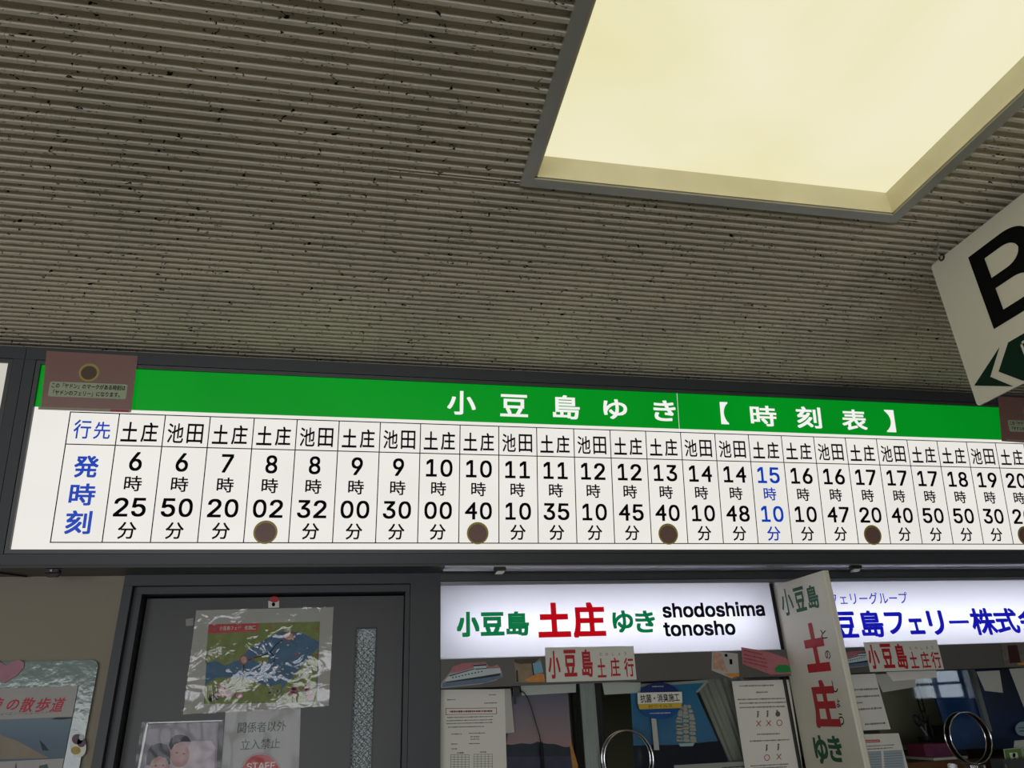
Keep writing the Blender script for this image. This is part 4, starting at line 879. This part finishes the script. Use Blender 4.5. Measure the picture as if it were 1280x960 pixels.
mb = MB(); mb.prism(YP(0.40), rrect(x0_+0.02, x1_, SHZ+0.0005, SHZ+0.010, 0.003), -0.02, 0.02); mb.build('base', M_BLACK, t)
mb = MB(); mb.prism(YP(0.40), [(x0_+0.022, SHZ+0.012), (x1_, SHZ+0.010), (x1_, SHZ+0.022), (x0_+0.03, SHZ+0.027)], -0.015, 0.015); mb.build('arm', M_BLACK, t)
mb = MB(); P5 = YP(0.52)
for pts in (((1155, 941), (1170, 935), (1183, 926), (1186, 924)), ((1180, 929), (1187, 933), (1194, 936))): mb.tube([P5.w(*P5.uv(*p), 0) for p in pts], 0.002, 6)
tag(mb.build('thin_cable', M_BLACK), 'thin black cable bending over the shelf beside the chrome ring', 'cable')
# leaflets at the right edge
LPn = YP(0.09)
def leaflet(quad, label):
    t = sheet('green_leaflet', label, 'leaflet', LPn, quad, mat('leaflet_white_edge', (200, 204, 180), 0.5), 0, 0.0008, 'green leaflets at the right edge', 'paper')
    q = quad; cx = sum(p[0] for p in q)/4; cy_ = sum(p[1] for p in q)/4
    ppoly(t, 'green_print', LPn, [[(cx+(p[0]-cx)*0.93, cy_+(p[1]-cy_)*0.96) for p in q]], mat('leaflet_green', (96, 136, 62), 0.5, var=0.12, scale=60), 0.001)
    ppoly(t, 'picture_panel', LPn, [[(q[0][0]+7, q[0][1]+4.5), (q[0][0]+17, q[0][1]+4), (q[0][0]+18.5, q[0][1]+11), (q[0][0]+9, q[0][1]+11.5)]], M_LABEL, 0.0013)
    ppoly(t, 'picture_mark', LPn, [ell(q[0][0]+13, q[0][1]+7.5, 2, 3, 12)], M_INK, 0.0016)
    fine_print(t, LPn, [(q[0][0]+9, q[0][1]+16, q[0][0]+22, q[0][1]+15.4), (q[0][0]+10, q[0][1]+19, q[0][0]+22, q[0][1]+18.4)], M_LABEL, 0.0013)
leaflet(((1254, 936.5), (1276, 934.5), (1285, 972), (1261, 974)), 'green leaflet with a small picture standing at the lower right corner')
leaflet(((1277.5, 935.5), (1300, 934.5), (1310, 972), (1286, 974)), 'green leaflet cut off by the lower right corner of the picture')
mb = MB(); mb.box(LPn.uv(1248, 955)[0], LPn.uv(1335, 955)[0], 0.06, 0.12, WB, 1.405)
tag(mb.build('leaflet_rack', mat('smoked_acrylic', (70, 72, 74), 0.2)), 'grey acrylic rack holding the green leaflets', 'rack')
sheet('pale_card', 'pale card standing behind the green leaflets', 'card', YP(0.11), [(1268, 926), (1300, 923), (1303, 945), (1266, 945)], M_PAPERG, 0, 0.0008)

# ================================================================== CLIPS UNDER THE SOFFIT
def clip(px, py, label, light_tab):
    p = YP(0.03); u, _ = p.uv(px, py)
    t = thing('cable_clip', label, 'clip', (u, 0.03, SZ-0.004), 'clips under the soffit')
    mb = MB(); mb.box(u-0.016, u+0.016, 0.014, 0.036, SZ-0.013, SZ-0.0045); mb.tube([(u-0.018, 0.022, SZ-0.010), (u+0.018, 0.022, SZ-0.010)], 0.0045, 8); mb.build('bracket', M_BLACK, t)
    mb = MB(); mb.prism(YP(0.03), [(u-0.014, SZ-0.022), (u+0.010, SZ-0.022), (u+0.017, SZ-0.0135), (u-0.006, SZ-0.0135)], -0.008, 0.006)
    mb.build('tab', M_LABEL if light_tab else M_BLACK, t)
    if not light_tab:
        mb = MB(); mb.tube([(u, 0.010, SZ-0.009), (u, 0.014, SZ-0.009)], 0.003, 8); mb.build('screw', M_CHROME, t)
clip(68, 712, 'black clip under the frame above the cream wall', False)
clip(624, 708, 'black clip with white tab under the soffit above the first lit counter sign', True)
clip(1068, 709, 'black clip with white tab under the soffit right of the projecting sign', True)
mb = MB(); mb.tube([(-0.995, 0.02, SZ-0.0025), (-0.905, 0.135, SZ-0.0025)], 0.0022, 6)
tag(mb.build('soffit_wire', M_BLACK), 'thin black wire running slanting across the soffit at far left', 'wire')

# ================================================================== POSTERS ON THE DOOR
DPf = YP(0.1995)
PD = 0.0005
t = sheet('route_map', 'colourful ferry route map in a crinkled clear pocket on the dark door', 'map', DPf, [(245.5, 763), (417, 759), (411, 882), (229, 893)], M_PAPERG, PD)
mapq = [(261, 780.5), (400, 777), (396, 878), (255, 880)]
ppoly(t, 'sea_print', DPf, [mapq], mat('map_sea', (28, 92, 132), 0.5, var=0.12, scale=30), PD+0.0008)
M_LAND = mat('map_land', (112, 128, 34), 0.5, var=0.16, scale=45)
ppoly(t, 'land_north', DPf, [[(261, 780.5), (400, 777), (398.5, 802), (387, 796), (376, 790), (352, 789), (330, 800), (309, 813), (301, 824), (290, 828), (281, 832), (270, 826), (256.5, 829)]], M_LAND, PD+0.0011)
ppoly(t, 'land_south', DPf, [[(256.5, 856), (272, 847), (300, 846), (316, 850), (335, 858), (352, 855), (350, 878.6), (255.3, 880)]], M_LAND, PD+0.0011)
ppoly(t, 'land_south', DPf, [[(362, 850), (381, 828), (397.5, 810), (395, 878), (350, 879), (352, 862)]], M_LAND, PD+0.0012)
ppoly(t, 'island', DPf, [[(316, 822), (324, 818), (334, 820), (336, 826), (330, 831), (320, 828)]], M_LAND, PD+0.0012)
ppoly(t, 'title_bar', DPf, [[(261, 780.5), (325, 779), (322, 789.5), (260, 792)]], M_RED, PD+0.0014)
letters('map_title', DPf, [tb(DPf, '小豆島フェリー航路図', 297, 785, 45, 5.2)], M_PAPER, t, PD+0.0018, 0.01, 2)
ppoly(t, 'round_marks', DPf, [ell(361.5, 795.5, 7.5, 5.8, 20), ell(305, 825, 5.5, 6, 18), ell(268, 785.6, 3.6, 2.6, 14)], mat('map_mark_red', (150, 60, 62), 0.5), PD+0.0016)
ppoly(t, 'round_marks_inner', DPf, [ell(361.5, 795.5, 5.8, 4.4, 20), ell(305, 825, 3.9, 4.4, 18)], mat('map_mark_pale', (186, 150, 130), 0.5, var=0.3, scale=200), PD+0.0019)
mb = MB()
for pts in (((305, 831), (305, 846), (304, 852)), ((309, 826), (318, 822), (330, 819), (338, 815), (345, 806), (353, 800)), ((338, 815), (344, 822), (342, 829))):
    for a, b in zip(pts, pts[1:]):
        dx, dy = b[0]-a[0], b[1]-a[1]; L = math.hypot(dx, dy); nx, ny = -dy/L*0.5, dx/L*0.5
        mb.prism(DPf, DPf.q([(a[0]+nx, a[1]+ny), (b[0]+nx, b[1]+ny), (b[0]-nx, b[1]-ny), (a[0]-nx, a[1]-ny)]), PD+0.0015, PD+0.0017)
mb.build('route_lines', M_INK, t)
rn = random.Random(11); blobs = {'pink': [], 'white': [], 'red': [], 'dk': []}
for k in range(9): blobs['pink'].append(ell(rn.uniform(272, 300), rn.uniform(858, 870), rn.uniform(3, 6), rn.uniform(2, 4), 10))
for k in range(10): blobs['pink'].append(ell(rn.uniform(364, 388), rn.uniform(858, 872), rn.uniform(2, 5), rn.uniform(2, 4), 10))
for k in range(26): blobs['white'].append(ell(rn.uniform(320, 390), rn.uniform(800, 850), rn.uniform(0.8, 2.6), rn.uniform(0.5, 1.2), 8))
for k in range(8): blobs['white'].append(ell(rn.uniform(337, 352), rn.uniform(860, 870), rn.uniform(1.2, 3), rn.uniform(1, 2), 8))
for k in range(9): blobs['red'].append(ell(rn.choice([318, 336, 372, 397, 327, 302])+rn.uniform(-3, 3), rn.choice([823, 818, 783, 785])+rn.uniform(-2, 2), 1.8, 1.3, 8))
for k in range(5): blobs['dk'].append(ell(rn.uniform(262, 274), rn.uniform(868, 876), 4, 3, 10))
for k, m in (('pink', mat('map_pink', (190, 110, 130), 0.5)), ('white', M_PAPERG), ('red', M_RED), ('dk', mat('map_dark_green', (60, 74, 30), 0.5))):
    o = ppoly(t, 'picture_patches', DPf, blobs[k], m, PD+0.0017+0.0002*len(k)); o['kind'] = 'stuff'
film_grid(t, DPf, [(246, 762.5), (417.5, 758.5), (411.5, 883), (228, 894)], M_FILM, PD+0.0035, 0.0012, 26, 2, 'clear_pocket')
t = sheet('magnet', 'small white and red tag with a black dot above the route map', 'magnet', DPf, [(335.5, 751.5), (349, 751), (349, 759.6), (335.5, 760)], M_LABEL, PD, 0.003, None, 'plate')
ppoly(t, 'red_cap', DPf, [ell(343, 749.5, 6, 3.8, 16)], M_RED, PD+0.0005, 0.003); ppoly(t, 'black_dot', DPf, [ell(342, 755.8, 2.2, 2.5, 12)], M_INK, PD+0.0034)
sheet('tape_scrap', 'scrap of translucent tape left of the route map', 'tape', DPf, [(232, 774), (242, 772.5), (241.5, 782), (232.5, 782.5)], mat('dull_tape', (140, 140, 138), 0.3), PD, 0.0004)
t = sheet('couple_photo', 'photo of two dark haired people leaning together in a clear crinkled pocket on the door', 'photo', DPf, [(181.5, 905.5), (273.5, 903), (269, 990), (167, 993)], mat('mauve_photo_print', (150, 144, 158), 0.5, var=0.12, scale=14), PD, 0.0006, None, 'print')
M_HAIR = mat('photo_dark_hair', (26, 24, 36), 0.5, var=0.2, scale=60); M_SKIN = mat('photo_skin', (184, 140, 138), 0.5, var=0.12, scale=50); M_COAT = mat('photo_pale_coat', (196, 180, 192), 0.5, var=0.12, scale=40)
ppoly(t, 'pale_clothes', DPf, [[(212, 945), (214, 931), (222, 926), (264, 926), (269, 934), (268, 975), (212, 976)]], M_COAT, PD+0.0007)
ppoly(t, 'face', DPf, [ell(225, 944, 12, 15, 22, 0.2)], M_SKIN, PD+0.0009)
ppoly(t, 'hair', DPf, [[(211, 932), (213, 924), (219, 919), (227, 918), (235, 921), (239, 927), (228, 927), (219, 930), (214, 938)]], M_HAIR, PD+0.0011)
ppoly(t, 'face', DPf, [ell(199, 960, 11, 15, 22)], M_SKIN, PD+0.0013)
ppoly(t, 'hair', DPf, [[(183, 956), (184, 941), (189, 932), (199, 928.5), (209, 931), (213, 940), (213, 955), (211, 956), (208, 948), (199, 945), (191, 949), (187, 957)]], M_HAIR, PD+0.0015)
ppoly(t, 'eyes', DPf, [ell(195, 957, 1.8, 0.8, 8), ell(204, 956.5, 1.8, 0.8, 8), ell(221, 941, 1.8, 0.8, 8), ell(230, 942, 1.8, 0.8, 8)], M_HAIR, PD+0.0017)
film_grid(t, DPf, [(178, 902.5), (280, 900), (276, 994), (163, 997)], M_FILM2, PD+0.003, 0.0012, 20, 5, 'clear_pocket')
ppoly(t, 'pocket_edge', DPf, [[(184, 903), (278, 900.2), (278, 901.2), (184, 904.4)], [(184, 903), (186, 903.5), (172, 978), (169, 978)]], M_ALU2, PD+0.0032)
t = sheet('staff_notice', 'staff only notice with green characters and red disc on the door below the map', 'notice', DPf, [(282, 889), (376, 885), (372, 1012), (273, 1014)], mat('notice_paper', (176, 176, 178), 0.6, var=0.04, scale=12), PD-0.0003)
letters('notice_text', DPf, [tb(DPf, '関係者以外', 327.5, 908.5, 60, 13.5), tb(DPf, '立入禁止', 325.5, 930, 49, 13.5)], mat('dark_green_print', (6, 60, 50), 0.5), t, PD+0.0006, 0.01, 3)
ppoly(t, 'red_disc', DPf, [ell(326, 967, 24, 24, 40)], M_RED, PD+0.0004)
ppoly(t, 'disc_ring', DPf, [[(326+a_*math.cos(t1), 967-a_*math.sin(t1)) for a_, t1 in ((26, p1), (26, p2), (25, p2), (25, p1))] for p1, p2 in [(k*math.pi/24, (k+1)*math.pi/24) for k in range(24)]], mat('pink_grey_ring', (150, 120, 120), 0.5), PD+0.0005)
letters('staff_text', DPf, [tb(DPf, 'STAFF', 326, 957.5, 35, 9)], M_PAPER, t, PD+0.0010, 0.012, 3)
film_grid(t, DPf, [(283, 890.5), (376, 886.5), (372.5, 1011), (273.5, 1013)], M_FILM2, PD+0.002, 0.0011, 18, 9, 'clear_film')

# ================================================================== PROMENADE BOARD ON THE CREAM WALL
NP = YP(WY-0.012)
bd = thing('picture_board', 'pale green framed board with red title and beach photo on the cream wall', 'board', (-1.0, WY-0.012, 1.2))
q = NP.q([(119, 827), (60, 970)]); bu1 = NP.uv(122, 835)[0]; bv1 = NP.uv(100, 825)[1]
M_MINT = mat('mint_gloss_board', (132, 152, 147), 0.12, 0, 0.6, 0.04, 5, 0.25, 35)
mb = MB(); mb.prism(NP, rrect(-1.75, bu1, 1.0, bv1, 0.02, 6), -0.0115, 0.0); mb.build('board', M_MINT, bd)
pr_u1 = NP.uv(97, 863)[0]; pr_v1 = NP.uv(50, 859)[1]
mb = MB(); mb.pbox(NP, -1.72, pr_u1, 1.03, pr_v1, 0.0003, 0.0035); mb.build('print', mat('board_print_white', (176, 174, 170), 0.5), bd)
pv_1 = NP.uv(50, 897.5)[1]; pv_0 = NP.uv(50, 949.5)[1]
mb = MB(); mb.pbox(NP, -1.72, pr_u1-0.0005, pv_0, pv_1, 0.0036, 0.0042); mb.build('beach_photo', grad_mat('beach_sea_print', [(0, (84, 104, 120)), (0.5, (92, 114, 136)), (1, (112, 136, 150))], 'Z', pv_0, pv_1), bd)
ppoly(bd, 'printed_sand', NP, [[(-30, 913), (0, 918), (25, 927), (48, 940), (62, 947.5), (-30, 949.5)]], mat('sand_print', (150, 140, 124), 0.6, var=0.12, scale=14), 0.0045)
ppoly(bd, 'printed_islet', NP, [[(64, 899), (72, 896.5), (90, 896.5), (91, 898), (78, 899.5)], [(50, 925), (56, 930), (62, 938), (54, 938)]], mat('dark_islet_print', (44, 56, 56), 0.6), 0.0045)
ppoly(bd, 'printed_trees', NP, [[(16, 975), (21, 953), (22, 962), (24, 975)], [(46, 975), (50, 957), (60, 955), (64, 975)]], mat('tree_print', (80, 96, 100), 0.6), 0.0045)
M_TRED = mat('title_red', (200, 24, 60), 0.5)
for ch, cx in (('天', -34), ('使', -4), ('の', 17), ('散', 35.5), ('歩', 55), ('道', 73)):
    letters('title_character', NP, [tb(NP, ch, cx, 881 if ch != 'の' else 881, 18 if ch != 'の' else 15, 18 if ch != 'の' else 13)], M_TRED, bd, 0.0041, 0.018, 4, 0.25)
letters('subtitle', NP, [tb(NP, 'Angel Road <エンジェルロード>', 20, 892.3, 92, 4.6)], M_FAINT, bd, 0.0041, 0, 2, 0.2)
t = sheet('paper_heart', 'pink paper heart on the upper edge of the pale green board', 'decoration', NP, [(6, 854), (-6, 843), (-12, 834), (-10, 828), (-3, 826), (4, 829), (8, 832), (16, 827), (25, 825), (30.5, 828), (30.5, 834), (22, 844)], mat('heart_pink_grey', (178, 124, 140), 0.5, var=0.1, scale=40), 0.0004, 0.003, None, 'heart')
t = sheet('oval_sticker', 'oval white edged sticker in plum and yellow on the board\'s right edge', 'sticker', NP, ell(98, 931, 9.5, 15.5, 30, -0.2), M_LABEL, 0.0004, 0.0006, None, 'backing')
ppoly(t, 'plum_print', NP, [ell(97, 924, 7, 6.5, 18), ell(102, 928, 5.5, 6, 16)], mat('plum_print', (92, 62, 82), 0.5, var=0.3, scale=90), 0.0012)
ppoly(t, 'yellow_print', NP, [ell(95, 938, 6.2, 5, 18)], mat('yellow_print', (176, 156, 60), 0.5, var=0.2, scale=90), 0.0014)
ppoly(t, 'white_print', NP, [ell(102, 922, 3, 3.6, 12)], M_SHIPW, 0.0014)
